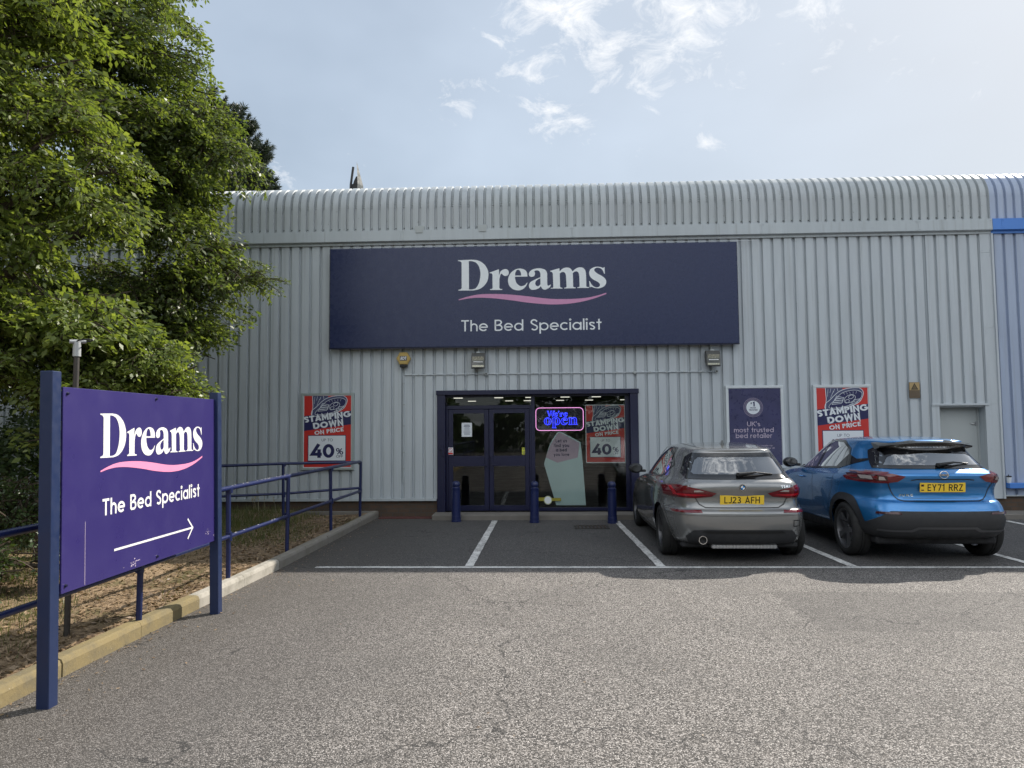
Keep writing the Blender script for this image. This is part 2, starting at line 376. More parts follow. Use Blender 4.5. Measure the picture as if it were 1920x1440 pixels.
def kerb_mat(name, c, dirt=(.16, .14, .10), amt=.5):
    s = NT(name); a = s.noise(5, 8, .7); b = s.noise(45, 5, .7)
    col = s.mix(s.ramp(a, [(.45, 0.), (.7, amt)]), c, dirt); col = s.mix(s.ramp(b, [(.62, 0.), (.72, .6)]), col, (.45, .42, .36))
    s.base(col); s.set(rough=.9, spec=.2); s.bump(b, .6, .006); return s.m
M['kerb_y'] = kerb_mat('yellow_painted_kerb', (.245, .195, .10), (.14, .125, .09), .8)
M['kerb_w'] = kerb_mat('pale_worn_kerb', (.40, .375, .325), (.15, .14, .11), .6)
M['kerb_g'] = kerb_mat('grey_concrete_kerb', (.26, .24, .21))
def leaf_mat(name, c1, c2, trans=.5):
    s = NT(name); oi = s.n('ShaderNodeNewGeometry')
    col = s.mix(oi.outputs['Random Per Island'], c1, c2)
    s.base(col); s.set(rough=.42, spec=.55)
    tl = s.n('ShaderNodeBsdfTranslucent'); s.l(s.mix(1.0, col, (1.4, 1.4, .6), 'MULTIPLY'), tl.inputs['Color'])
    mx = s.n('ShaderNodeMixShader'); mx.inputs[0].default_value = trans; s.l(s.b.outputs[0], mx.inputs[1]); s.l(tl.outputs[0], mx.inputs[2]); s.l(mx.outputs[0], s.out.inputs['Surface']); return s.m
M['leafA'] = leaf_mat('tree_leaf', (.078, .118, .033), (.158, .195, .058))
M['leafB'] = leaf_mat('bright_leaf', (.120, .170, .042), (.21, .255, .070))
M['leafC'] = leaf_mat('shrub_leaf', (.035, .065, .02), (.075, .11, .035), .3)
M['needle'] = leaf_mat('pine_needle', (.020, .032, .020), (.04, .055, .03), .15)
M['bark'] = paint('bark', (.07, .055, .04), .9, var=.4, scale=10, bump=.8, bscale=25, spec=.2)
M['grass'] = leaf_mat('grass_blade', (.06, .10, .025), (.17, .16, .06), .35)
M['litter'] = leaf_mat('dry_leaf_litter', (.12, .08, .05), (.34, .24, .145), .1)
# ------------------------------------------------------------------ lettering
def arc(cx, cy, rx, ry, a0, a1, n=14):
    return [(cx+rx*math.cos(math.radians(a0+(a1-a0)*i/n)), cy+ry*math.sin(math.radians(a0+(a1-a0)*i/n))) for i in range(n+1)]
def glyph(ch, w, X=.70):
    """monoline skeleton of a character, capital height 1; returns advance width and strokes"""
    h = w/2; R = X/2-h; cy = X/2
    def bowl(cx, a0=0, a1=360): return arc(cx, cy, R+.015, R, a0, a1, 22)
    G = {
     'T': (.62, [[(0, 1-h), (.62, 1-h)], [(.31, 1-h), (.31, 0)]]), 'I': (w, [[(h, 0), (h, 1)]]), 'L': (.52, [[(h, 1), (h, h), (.52, h)]]),
     'H': (.70, [[(h, 0), (h, 1)], [(.7-h, 0), (.7-h, 1)], [(h, .5), (.7-h, .5)]]), 'F': (.54, [[(h, 0), (h, 1-h), (.54, 1-h)], [(h, .5), (.48, .5)]]),
     'E': (.55, [[(.55, 1-h), (h, 1-h), (h, h), (.55, h)], [(h, .51), (.5, .51)]]),
     'N': (.72, [[(h, 0), (h, 1-h*.3), (.72-h, h*.3), (.72-h, 1)]]), 'M': (.86, [[(h, 0), (h, 1-h*.4), (.43, .32), (.86-h, 1-h*.4), (.86-h, 0)]]),
     'W': (1.04, [[(h, 1), (.28, h*.6), (.52, .9), (.76, h*.6), (1.04-h, 1)]]), 'A': (.78, [[(h*.9, 0), (.39, 1-h*.5), (.78-h*.9, 0)], [(.17, .27), (.61, .27)]]), 'V': (.74, [[(h, 1), (.37, h*.4), (.74-h, 1)]]),
     'Y': (.70, [[(h, 1), (.35, .45), (.7-h, 1)], [(.35, .5), (.35, 0)]]), 'Z': (.62, [[(.02, 1-h), (.6-h, 1-h), (h, h), (.62, h)]]), 'K': (.66, [[(h, 0), (h, 1)], [(.62, 1), (h, .42)], [(.26, .58), (.64, 0)]]),
     'O': (1.0 if w > .16 else .96, [arc(.49, .5, .49-h, .5-h, 0, 360, 30)]), 'C': (.86, [arc(.49, .5, .49-h, .5-h, 42, 318, 24)]), 'G': (.92, [arc(.49, .5, .49-h, .5-h, 42, 345, 24)+[(.9-h, .47), (.52, .47)]]),
     'D': (.82, [[(h, h)]+[(.36, h)]+arc(.36, .5, .46-h, .5-h, -80, 80, 14)+[(.36, 1-h), (h, 1-h), (h, h-.01)]]),
     'U': (.70, [[(h, 1)]+arc(.35, .35, .35-h, .35-h, 180, 360, 16)+[(.7-h, 1)]]), 'J': (.46, [arc(.2, .25, .26-h*.4, .25-h, 215, 360, 10)+[(.46-h*.4, 1)]]),
     'P': (.60, [[(h, 0), (h, 1-h), (.32, 1-h)]+arc(.32, .71, .28-h, .29-h, 80, -80, 10)+[(.32, .42+h), (h, .42+h)]]),
     'R': (.64, [[(h, 0), (h, 1-h), (.34, 1-h)]+arc(.34, .715, .28-h, .285-h, 80, -80, 10)+[(.34, .43+h), (h, .43+h)], [(.34, .45), (.62-h*.3, 0)]]),
     'B': (.64, [[(h, h), (h, 1-h), (.33, 1-h)]+arc(.33, .755, .26-h, .245-h, 80, -80, 10)+[(.33, .51), (h, .51)], [(.3, .51), (.34, .51)]+arc(.35, .255+h*.5, .29-h, .255-h*.5, 80, -80, 10)+[(.33, h), (h-.0, h)]]),
     'S': (.62, [[(.56, .79)]+arc(.31, .745, .25-h*.5, .255-h, 25, 205, 12)+[(.20, .585), (.42, .46)]+arc(.33, .27, .29-h, .27-h, 45, -150, 14)]),
     '4': (.72, [[(.70, .22+h*.4), (.08, .22+h*.4), (.5, 1)], [(.52, .62), (.52, 0)]]), '0': (.76, [arc(.38, .5, .38-h, .5-h, 0, 360, 30)]), '1': (.38, [[(.02, .8), (.26, 1-h*.5), (.26, 0)]]),
     '2': (.60, [arc(.30, .70, .30-h, .30-h, 165, -25, 14)+[(.06, h), (.6, h)]]), '3': (.6, [arc(.29, .735, .27-h, .265-h, 150, -75, 12)+[(.25, .52)], [(.25, .52)]+arc(.29, .27, .31-h, .27-h, 75, -150, 14)]),
     '7': (.58, [[(.02, 1-h), (.56-h*.3, 1-h), (.2, 0)]]), '8': (.6, [arc(.3, .74, .26-h, .26-h, 0, 360, 18), arc(.3, .26, .3-h, .26-h*.6, 0, 360, 18)]), '5': (.6, [[(.55, 1-h), (.1, 1-h), (.07, .5)]+arc(.28, .31, .32-h, .31-h, 125, -150, 14)]),
     '6': (.62, [arc(.31, .31, .31-h, .31-h, 0, 360, 18), [(.45, 1), (.06, .42)]]), '9': (.62, [arc(.31, .69, .31-h, .31-h, 0, 360, 18), [(.17, 0), (.56, .58)]]),
     '%': (.95, [arc(.22, .75, .19, .22, 0, 360, 16), arc(.73, .25, .19, .22, 0, 360, 16), [(.78, 1), (.18, 0)]]), '#': (.7, [[(.2, 0), (.3, 1)], [(.45, 0), (.55, 1)], [(.02, .33), (.65, .33)], [(.06, .66), (.69, .66)]]),
     '&': (.74, [[(.7, .02), (.16, .74)]+arc(.33, .8, .17, .15, 200, -20, 8)+[(.42, .62), (.12, .42)]+arc(.3, .25, .24, .2, 140, 330, 10)+[(.68, .42)]]),
     "'": (w*1.2, [[(h*1.2, 1.02), (h*.9, .76)]]), '*': (.3, [[(.15, .98), (.15, .7)], [(.03, .91), (.27, .77)], [(.27, .91), (.03, .77)]]), '.': (w, [[(h, 0), (h, w)]]), '-': (.35, [[(0, .4), (.35, .4)]]), '!': (w, [[(h, 0), (h, w)], [(h, .3), (h, 1)]]),
     'h': (.58, [[(h, 0), (h, 1)], [(h, X*.5)]+arc(.29, X-.29, .29-h, .29-h, 180, 0, 14)+[(.58-h, 0)]]), 'n': (.58, [[(h, 0), (h, X)], [(h, X*.5)]+arc(.29, X-.29, .29-h, .29-h, 180, 0, 14)+[(.58-h, 0)]]),
     'm': (.94, [[(h, 0), (h, X)], [(h, X*.5)]+arc(.26, X-.24, .26-h, .24-h, 180, 0, 12)+[(.52-h, 0)], [(.52-h, X*.5)]+arc(.73-h*.5, X-.24, .21-h*.5, .24-h, 180, 0, 12)+[(.94-h, 0)]]),
     'u': (.58, [[(h, X)]+arc(.29, .29, .29-h, .29-h, 180, 360, 14)+[(.58-h, X*.5)], [(.58-h, X), (.58-h, 0)]]), 'r': (.38, [[(h, 0), (h, X)], [(h, X*.45)]+arc(.36, X-.30, .36-h, .30-h, 180, 88, 9)]),
     'e': (.70, [[(.06, cy-.0), (.70-h*1.1, cy-.0)]+arc(.35, cy, R+.01, R, 4, 318, 24)]), 'c': (.62, [arc(.35, cy, R+.01, R, 45, 315, 20)]), 'o': (.71, [bowl(.355)]),
     'a': (.72, [bowl(.355), [(.72-h, X), (.72-h, 0)]]), 'd': (.72, [bowl(.355), [(.72-h, 1), (.72-h, 0)]]), 'b': (.72, [bowl(.365), [(h, 1), (h, 0)]]), 'p': (.72, [bowl(.365), [(h, X), (h, -.28)]]), 'q': (.72, [bowl(.355), [(.72-h, X), (.72-h, -.28)]]),
     'i': (w*1.1, [[(h*1.1, 0), (h*1.1, X)], arc(h*1.1, .92, h*.62, h*.62, 0, 360, 10)]), 'l': (w, [[(h, 0), (h, 1)]]), 't': (.40, [[(.2, 0), (.2, .95)], [(0, X-h), (.4, X-h)]]), 'f': (.38, [[(.15, 0), (.15, .78)]+arc(.33, .78, .18, .22-h, 180, 90, 8), [(0, X-h), (.36, X-h)]]),
     's': (.48, [[(.43, X*.80)]+arc(.24, X*.755, .20-h*.4, X*.245-h, 25, 205, 12)+[(.16, X*.58), (.32, X*.47)]+arc(.25, X*.27, .22-h*.8, X*.27-h, 45, -150, 14)]),
     'v': (.58, [[(h*.9, X), (.29, h*.3), (.58-h*.9, X)]]), 'y': (.58, [[(h*.9, X), (.30, .02)], [(.58-h*.9, X), (.2, -.28)]]), 'w': (.86, [[(h*.9, X), (.24, h*.3), (.43, X*.92), (.62, h*.3), (.86-h*.9, X)]]), 'k': (.54, [[(h, 0), (h, 1)], [(.5, X), (h, X*.38)], [(.2, X*.55), (.53, 0)]]),
     'g': (.72, [bowl(.355), [(.72-h, X)]+arc(.36, -.04, .36-h, .24-h*.6, 0, -150, 12)]), 'x': (.54, [[(.02, 0), (.52, X)], [(.02, X), (.52, 0)]]), ' ': (.32, []),
    }
    return G[ch]
def ribbon(pts, w):
    """outline quads of a polyline of width w with mitred joints"""
    P = [Vector(p) for p in pts]; P = [p for i, p in enumerate(P) if i == 0 or (p-P[i-1]).length > 1e-5]; n = len(P); h = w/2
    closed = (P[0]-P[-1]).length < 1e-3 and n > 3
    L_, R_ = [], []
    for i, p in enumerate(P):
        a = (p-P[i-1]).normalized() if i > 0 else ((P[0]-P[-2]).normalized() if closed else None)
        b = (P[i+1]-p).normalized() if i < n-1 else ((P[1]-P[0]).normalized() if closed else None)
        if a is None: a = b
        if b is None: b = a
        na = Vector((-a.y, a.x)); nb = Vector((-b.y, b.x)); mm = (na+nb)
        mm = mm.normalized() if mm.length > 1e-4 else na
        k = h/max(.35, mm.dot(na)); L_.append(p+mm*k); R_.append(p-mm*k)
    return L_, R_
def text_w(s, w, X=.70, sp=.11): return sum(glyph(c, w, X)[0]+sp for c in s)-sp
def put_text(mb, s, fn, cx, base, hgt, w=.14, fit=None, X=.70, sp=.11, rot=0., mi=None, lift=0., align='c'):
    """lay a line of text: fn(a, b, c) maps plane coordinates and height above the face to 3-D"""
    tw = text_w(s, w, X, sp); sx = hgt if fit is None else fit/tw
    x = (-tw/2 if align == 'c' else 0)*sx; ca, sa = math.cos(rot), math.sin(rot); k = 0
    for c in s:
        adv, st = glyph(c, w, X)
        for line in st:
            Lf, Rt = ribbon(line, w); n = len(Lf); vs = []
            lf = lift+.00012*(k % 9); k += 1
            for q in Lf+Rt:
                a, b = x+q.x*sx, q.y*hgt; vs.append(fn(cx+a*ca-b*sa, base+a*sa+b*ca, lf))
            mb.add(vs, [(i, i+1, n+i+1, n+i) for i in range(n-1)], mi)
        x += (adv+sp)*sx
    return mb

def smooth_loop(pts, n=6):
    """pts: (x, y) smooth or (x, y, 1) corner; closed Catmull-Rom between corners"""
    out = []; N_ = len(pts)
    for i in range(N_):
        p1, p2 = pts[i], pts[(i+1) % N_]; p0 = pts[i-1]; p3 = pts[(i+2) % N_]
        if len(p1) > 2: p0 = p1
        if len(p2) > 2: p3 = p2
        if len(p1) > 2 and len(p2) > 2: out.append(p1[:2]); continue
        for k in range(n):
            t = k/n; o = []
            for a in (0, 1):
                o.append(.5*((2*p1[a])+(-p0[a]+p2[a])*t+(2*p0[a]-5*p1[a]+4*p2[a]-p3[a])*t*t+(-p0[a]+3*p1[a]-3*p2[a]+p3[a])*t**3))
            out.append(tuple(o))
    return out
SERIF = {
 'D': [[(93, 104, 1), (255, 98, 1), (330, 108), (400, 150), (440, 210), (453, 275), (440, 350), (400, 410), (340, 450), (270, 465, 1), (95, 466, 1), (97, 456, 1), (122, 450), (136, 436, 1), (136, 134, 1), (120, 119), (93, 113, 1)],
       [(222, 115, 1), (262, 117), (310, 138), (345, 190), (358, 270), (345, 360), (312, 428), (270, 450), (222, 453, 1)]],
 'r': [[(468, 252, 1), (577, 214, 1), (577, 288, 1), (595, 242), (625, 219), (660, 212), (686, 228), (692, 262), (677, 288), (647, 294), (624, 282), (608, 266), (592, 286), (582, 330, 1), (580, 436, 1), (590, 447), (614, 450, 1), (614, 460, 1), (470, 460, 1), (470, 451, 1), (490, 447), (500, 436, 1), (500, 282, 1), (492, 264), (468, 260, 1)]],
 'e': [[(912, 303, 1), (905, 252), (880, 222), (845, 209), (800, 208), (745, 232), (705, 275), (683, 335), (692, 400), (735, 448), (795, 465), (850, 455), (890, 420), (912, 376, 1), (905, 373, 1), (885, 400), (850, 415), (820, 412), (785, 382), (768, 335), (765, 303, 1)],
       [(766, 290, 1), (770, 255), (785, 228), (802, 221), (822, 232), (835, 262), (837, 290, 1)]],
 'a': [[(928, 275), (938, 245), (970, 220), (1020, 206), (1070, 206), (1118, 222), (1140, 255), (1143, 300, 1), (1143, 385), (1147, 407), (1157, 412), (1180, 398, 1), (1185, 403, 1), (1170, 432), (1140, 450), (1112, 459), (1085, 448), (1067, 417, 1), (1045, 440), (1010, 455), (965, 460), (935, 440), (928, 405), (945, 370), (985, 345), (1030, 325), (1063, 312, 1), (1063, 270), (1050, 240), (1022, 229), (992, 238, 1), (1000, 265), (990, 296), (960, 306), (936, 297)],
       [(1063, 322, 1), (1022, 345), (1003, 375), (1008, 405), (1030, 418), (1053, 407), (1063, 392, 1)]],
 'm': [[(1178, 236, 1), (1287, 205, 1), (1289, 243, 1), (1325, 210), (1370, 197), (1412, 207), (1440, 244, 1), (1480, 210), (1525, 195), (1567, 205), (1590, 238), (1597, 290, 1), (1598, 418, 1), (1606, 428), (1628, 430, 1), (1630, 440, 1), (1493, 440, 1), (1493, 432, 1), (1512, 429), (1520, 418, 1), (1518, 300, 1), (1510, 262), (1490, 245), (1465, 247), (1443, 264, 1), (1445, 420, 1), (1452, 431), (1474, 434, 1), (1474, 443, 1), (1340, 445, 1), (1340, 437, 1), (1360, 434), (1368, 422, 1), (1363, 300, 1), (1355, 268), (1338, 251), (1314, 252), (1290, 268, 1), (1292, 424, 1), (1300, 435), (1320, 438, 1), (1320, 446, 1), (1183, 446, 1), (1183, 438, 1), (1205, 436), (1213, 424, 1), (1209, 272, 1), (1200, 252), (1178, 244, 1)]],
 's': [[(1814, 192, 1), (1816, 272, 1), (1808, 274, 1), (1788, 228), (1757, 205), (1722, 201), (1697, 217), (1698, 241), (1730, 270), (1790, 305), (1825, 342), (1829, 385), (1803, 422), (1755, 443), (1705, 442), (1665, 430), (1650, 427), (1638, 438, 1), (1632, 362, 1), (1640, 360, 1), (1662, 402), (1697, 428), (1730, 433), (1752, 420), (1756, 396), (1735, 371), (1680, 341), (1645, 306), (1633, 265), (1645, 225), (1680, 200), (1722, 190), (1765, 193), (1795, 203)]],
}
SWOOSH = [(98, 571, 1), (200, 540), (330, 514), (500, 507), (700, 515), (900, 535), (1100, 560), (1250, 570), (1450, 568), (1600, 555), (1720, 531), (1828, 497, 1), (1831, 511, 1), (1700, 560), (1550, 600), (1400, 624), (1250, 633), (1100, 629), (900, 609), (700, 580), (500, 558), (330, 551), (200, 562), (101, 582, 1)]
def logo(word_mb, swoosh_mb, fn, x0, base, width, vs=1.0):
    """the serif shop word over its wave; x0 left end, base baseline"""
    k = width/1737.0
    def T(p): return (x0+(p[0]-93)*k, base-(p[1]-462+0.0125*(p[0]-93))*k*vs)
    for ch, loops in SERIF.items():
        lp = [[T(q) for q in smooth_loop(l, 6)] for l in loops]; word_mb.sheet(lp, lambda a, b: fn(a, b, .0015))
    if swoosh_mb is not None: swoosh_mb.sheet([[T(q) for q in smooth_loop(SWOOSH, 6)]], lambda a, b: fn(a, b, .0015))
# ================================================================== SETTING
WY = 13.2
# ground: one sheet to the horizon
mb = MB()
gx = [-300, -60, -20, -8, -4, 0, 4, 8, 20, 60, 300]; gy = [-300, -60, -20, 0, 5, 10, 15, 30, 60, 300]
vs = [(x, y, 0) for x in gx for y in gy]; n = len(gy)
mb.add(vs, [(i*n+j, (i+1)*n+j, (i+1)*n+j+1, i*n+j+1) for i in range(len(gx)-1) for j in range(n-1)])
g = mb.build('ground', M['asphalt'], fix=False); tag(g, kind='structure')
def kerb_x(y):
    pts = [(-12, -3.30), (4.2, -3.262), (5.6, -3.228), (6.5, -3.196), (8.1, -3.122), (9.8, -3.09), (12.4, -3.062), (13.3, -3.04)]
    for (a, xa), (b, xb) in zip(pts, pts[1:]):
        if y <= b: return xa+(xb-xa)*(y-a)/(b-a)
    return pts[-1][1]
# verge: uneven soil bank behind the kerb
nx_, ny_ = 60, 130
xs = -3.16-np.linspace(0, 1, nx_)**1.5*22; ys = np.linspace(-12, 13.24, ny_)
V = np.zeros((nx_, ny_, 3)); V[..., 0] = xs[:, None]; V[..., 1] = ys[None]
for j, y in enumerate(ys):
    V[0, j, 0] = kerb_x(y)-.10
    for i in range(1, nx_): V[i, j, 0] = min(V[i, j, 0], V[0, j, 0]-.02*i)
V[..., 2] = .075+.035*np.sin(V[..., 0]*3.1+1)*np.sin(V[..., 1]*2.3)+rng.normal(0, .008, (nx_, ny_))
V[..., 2] += np.clip((-V[..., 0]-4.3)/4, 0, 1)*.25
V[0, :, 2] = .07; V[..., 2] = np.maximum(V[..., 2], .045)
idx = np.arange(nx_*ny_).reshape(nx_, ny_)
F = np.stack([idx[:-1, :-1], idx[:-1, 1:], idx[1:, 1:], idx[1:, :-1]], -1).reshape(-1, 4)
o = npmesh('verge', V.reshape(-1, 3), F, M['verge'], smooth=True); tag(o, kind='structure')
# kerb stones, butted with open joints
mb = MB(); y = -11.55
while y < 13.1:
    L_ = .905; y1 = min(y+L_, 13.16); mi = 0 if y1 < 6.6 else (1 if y1 < 8.4 else 2)
    dz = rnd.uniform(-.004, .004); dx = rnd.uniform(-.004, .004)
    xa, xb = kerb_x(y)+dx, kerb_x(y1)+dx
    prof = [(0, -.05), (0, .085), (-.012, .112), (-.035, .12), (-.112, .12), (-.112, -.05)]
    vs = [(xa+p, y+.004, q+(dz if q > 0 else 0)) for p, q in prof]+[(xb+p, y1-.004, q+(dz if q > 0 else 0)) for p, q in prof]
    k = len(prof); mb.add(vs, [(i, (i+1) % k, k+(i+1) % k, k+i) for i in range(k)]+[tuple(range(k))[::-1], tuple(range(k, 2*k))], mi)
    y += L_
o = mb.build('kerb', [M['kerb_y'], M['kerb_w'], M['kerb_g']]); tag(o, kind='structure')
# pavement before the shop doors and along the wall to the right
mb = MB(); mb.box(-1.98, 1.95, 12.72, 13.16, -.05, .095, bev=.012); mb.box(1.955, 26, 12.62, 13.16, -.05, .09, bev=.012)
o = mb.build('pavement', M['concrete']); tag(o, kind='structure')
mb = MB(); mb.box(-3.0, -1.99, 12.95, 13.16, -.05, .018, bev=.004)
o = mb.build('red_ramp_path', paint('red_tarmac', (.10, .035, .03), .9, var=.3, bump=.5, bscale=90)); tag(o, kind='structure')
# bay markings
def strip(mb, p, q, w, z=.004):
    p, q = Vector((*p, z)), Vector((*q, z)); d = (q-p).normalized(); s_ = Vector((-d.y, d.x, 0))*w/2; nseg = max(2, int((q-p).length/.12)); prev = None; vs = []; fs = []
    for i in range(nseg+1):
        c = p+(q-p)*i/nseg; j1, j2 = rnd.uniform(-.004, .004), rnd.uniform(-.004, .004)
        vs += [c+s_*(1+j1/w*2), c-s_*(1+j2/w*2)]
        if i: fs.append((2*i-2, 2*i-1, 2*i+1, 2*i))
    mb.add(vs, fs)
mb = MB()
strip(mb, (-2.72, 8.47), (14, 8.44), .085)
for x0, y0, x1, y1 in [(-.875, 8.52, -.835, 12.62), (1.40, 8.50, 1.30, 12.5), (3.62, 8.50, 3.50, 12.4), (5.74, 8.50, 5.62, 12.4), (7.92, 8.50, 7.86, 12.4), (10.1, 8.5, 10.05, 12.4)]:
    strip(mb, (x0, y0), (x1, y1), .10, .008)
o = mb.build('bay_lines', M['line'], fix=False); tag(o, kind='structure')

# ================================================================== BUILDINGS
XL, XJ, XR = -16.0, 8.335, 30.0
PITCHW = 0.1985; G0 = None
def corrug(xa, xb, pitch, flat, depth, phase):
    """x, depth pairs of a trapezoid sheet: wide outer pans and narrow recessed troughs"""
    out = [(xa, 0.)]; s_ = (pitch-flat)
    k = math.floor((xa-phase)/pitch)
    while True:
        c = phase+k*pitch; k += 1
        a = [(c-s_/2, 0.), (c-s_*.30, depth), (c+s_*.30, depth), (c+s_/2, 0.)]
        if a[0][0] > xb: break
        out += [q for q in a if xa < q[0] < xb]
    out.append((xb, 0.)); return out
def wall_sheet(mb, xa, xb, z0, z1, pitch=PITCHW, flat=.137, depth=.046, phase=4.55, y=WY):
    pr = corrug(xa, xb, pitch, flat, depth, phase); n = len(pr)
    vs = [(x, y+d, z0) for x, d in pr]+[(x, y+d, z1) for x, d in pr]
    mb.add(vs, [(i, i+1, n+i+1, n+i) for i in range(n-1)])
def roof_sheet(mb, xa, xb, phase=0.06):
    pitch, flat, depth = .1555, .098, .042
    arcp = [(WY-.035, 5.425, 0), (WY-.035, 5.86, 0)]
    NA = 44
    for i in range(NA+1):
        a = PI/2*i/NA*.97; arcp.append((WY-.035+.55*(1-math.cos(a)), 5.86+.565*math.sin(a), a))
    arcp += [(WY+2.5, 6.45, 1.5), (WY+14, 6.9, 1.5)]
    pr = corrug(xa, xb, pitch, flat, depth, phase); n = len(pr); vs = []; fs = []
    for k, (y, z, a) in enumerate(arcp):
        crimp = (.009 if k % 2 else -.006) if 2 <= k <= 2+NA-6 else 0
        for x, d in pr:
            dd = d+(crimp if d > 0 else 0); vs.append((x, y+math.cos(a)*dd, z-math.sin(a)*dd))
        if k: fs += [((k-1)*n+i, (k-1)*n+i+1, k*n+i+1, k*n+i) for i in range(n-1)]
    mb.add(vs, fs)
def flashing(mb, xa, xb, joints):
    """the gutter band: face, drip lip and shadow step, in lengths"""
    js = [xa]+[j for j in joints if xa < j < xb]+[xb]
    for a, b in zip(js, js[1:]):
        prof = [(WY-.01, 5.425), (WY-.085, 5.418), (WY-.09, 5.215), (WY-.075, 5.205), (WY-.03, 5.200), (WY-.03, 5.155), (WY-.012, 5.15)]
        n = len(prof); e = .0015
        mb.add([(a+e, y, z) for y, z in prof]+[(b-e, y, z) for y, z in prof], [(i, i+1, n+i+1, n+i) for i in range(n-1)]+[tuple(range(n)), tuple(range(n, 2*n))[::-1]])
        for x in ((a+.03, b-.03) if b-a > .3 else ()):
            for z in (5.39, 5.24): mb.cyl((x, WY-.088, z), (x, WY-.095, z), .009, n=6)
E0, E1, EZ0, EZ1 = -1.93, 1.79, .10, 2.345
S0, S1, SZ1 = 7.27, 8.09, 1.965        # service door recess
shop = empty('retail_unit', (0, WY, 0), 'long pale grey ribbed metal shop unit with curved eaves roof and glazed entrance', 'building')
def P_(o):
    """keep world coordinates while parenting to a moved Empty"""
    o.matrix_parent_inverse = Matrix.Translation(-o.parent.location) if o.parent and o.parent.rotation_euler.z == 0 else o.matrix_parent_inverse; return o
mb = MB()
wall_sheet(mb, XL, E0, .345, 5.16); wall_sheet(mb, E0, E1, EZ1, 5.16); wall_sheet(mb, E1, S0-.13, .345, 5.16)
wall_sheet(mb, S0-.13, 8.13, 2.02, 5.16)
mb.box(XL, XL+.05, WY+.01, 28, 0, 5.8)
P_(mb.build('wall', M['clad'], shop))
mb = MB(); roof_sheet(mb, XL, XJ-.002); P_(mb.build('roof', M['roofc'], shop, smooth=True, angle=30))
mb = MB(); flashing(mb, XL, XJ, [-9, -5.85, -2.62, .62, 4.15, 7.0]); P_(mb.build('eaves_flashing', M['band'], shop))
mb = MB()
for x in (-2.27, -1.07):
    mb.box(x-.09, x+.09, WY-.075, WY-.048, 5.41, 5.50, bev=.004); mb.box(x-.07, x+.07, WY-.10, WY-.093, 5.36, 5.43)
P_(mb.build('gutter_clip', M['lgrey'], shop))
# base flashing, plinth
mb = MB()
for a, b in ((XL, E0-.03), (E1+.03, 7.10)): mb.box(a, b, WY-.022, WY+.04, .325, .347); mb.box(a, b, WY-.024, WY-.018, .300, .325)
P_(mb.build('base_flashing', M['band'], shop))
mb = MB(); mb.box(XL, E0-.02, WY+.035, WY+.3, -.02, .33); mb.box(E1+.02, 7.18, WY+.035, WY+.3, -.02, .33); P_(mb.build('plinth', M['brick'], shop))
mb = MB(); mb.box(-9, -3.06, WY-.10, WY+.03, -.02, .115, bev=.01); P_(mb.build('plinth_footing', M['concrete'], shop))
mb = MB(); mb.box(8.13, 8.325, WY-.018, WY+.03, .30, 2.01); mb.box(8.13, 8.325, WY-.018, WY+.03, 2.012, 3.4); mb.box(8.13, 8.325, WY-.018, WY+.03, 3.403, 4.8); mb.box(8.13, 8.325, WY-.018, WY+.03, 4.803, 5.155)
mb.box(8.325, 8.36, WY-.045, WY+.03, .30, 5.155)
for z in (.6, 1.2, 1.8, 2.1, 2.6, 3.35, 3.45, 4.0, 4.75, 4.85, 5.08):
    for x in (8.16, 8.30): mb.cyl((x, WY-.016, z), (x, WY-.026, z), .008, n=6)
P_(mb.build('corner_trim', M['clad'], shop))
# fixing screws of the sheets
mb = MB(); k0 = int((XL-4.55)/PITCHW)
for k in range(k0, 30):
    x = 4.55+PITCHW*(k+.5)-PITCHW*.36
    if x > 8.1: break
    for z in (3.92, 2.52, 5.10, .42):
        if rnd.random() < (.62 if z != .42 else .3):
            if E0 < x < E1 and z < EZ1: continue
            if x > 7.1 and z < 2.02: continue
            zz = z+rnd.uniform(-.006, .006); mb.cyl((x, WY+.006, zz), (x, WY-.007, zz), .009, .007, n=6)
s_ = P_(mb.build('fixing_screws', M['lgrey'], shop)); s_['kind'] = 'stuff'
mb = MB()
for k in range(int((XL-.06)/.1555), 60):
    x = .06+.1555*k+.006
    if x > 8.25: break
    z = 5.475; mb.cyl((x, WY-.002, z), (x, WY-.014, z), .010, .006, n=6)
s_ = P_(mb.build('roof_screws', M['dark'], shop)); s_['kind'] = 'stuff'
# service door in its recess
mb = MB(); mb.box(S0-.135, 8.15, WY-.035, WY+.01, 1.985, 2.025, bev=.003); mb.box(S0-.135, S0, WY-.02, WY+.02, .09, 1.984); mb.box(S1+.0, 8.13, WY-.02, WY+.02, .09, 1.984)
mb.box(S0-.01, S0, WY+.02, WY+.26, .09, 1.984); mb.box(S1, S1+.01, WY+.02, WY+.26, .09, 1.984); mb.box(S0-.0, S1, WY+.02, WY+.26, 1.955, 1.984)
P_(mb.build('door_reveal', M['clad'], shop))
mb = MB(); mb.box(S0+.03, S1-.03, WY+.2, WY+.245, .10, 1.95, bev=.003)
d_ = P_(mb.build('service_door', M['lgrey'], shop))
mb = MB(); mb.tube([(S1-.16, WY+.195, 1.66), (S1-.10, WY+.17, 1.645), (S1-.055, WY+.195, 1.665)], .008, 8); mb.box(S1-.075, S1-.04, WY+.185, WY+.2, 1.62, 1.69)
o = mb.build('door_stay', M['steel'], d_)
mb = MB(); mb.box(S0, S0+.03, WY+.19, WY+.25, .1, 1.955); mb.box(S1-.03, S1, WY+.19, WY+.25, .1, 1.955)
P_(mb.build('door_frame', M['lgrey'], shop))
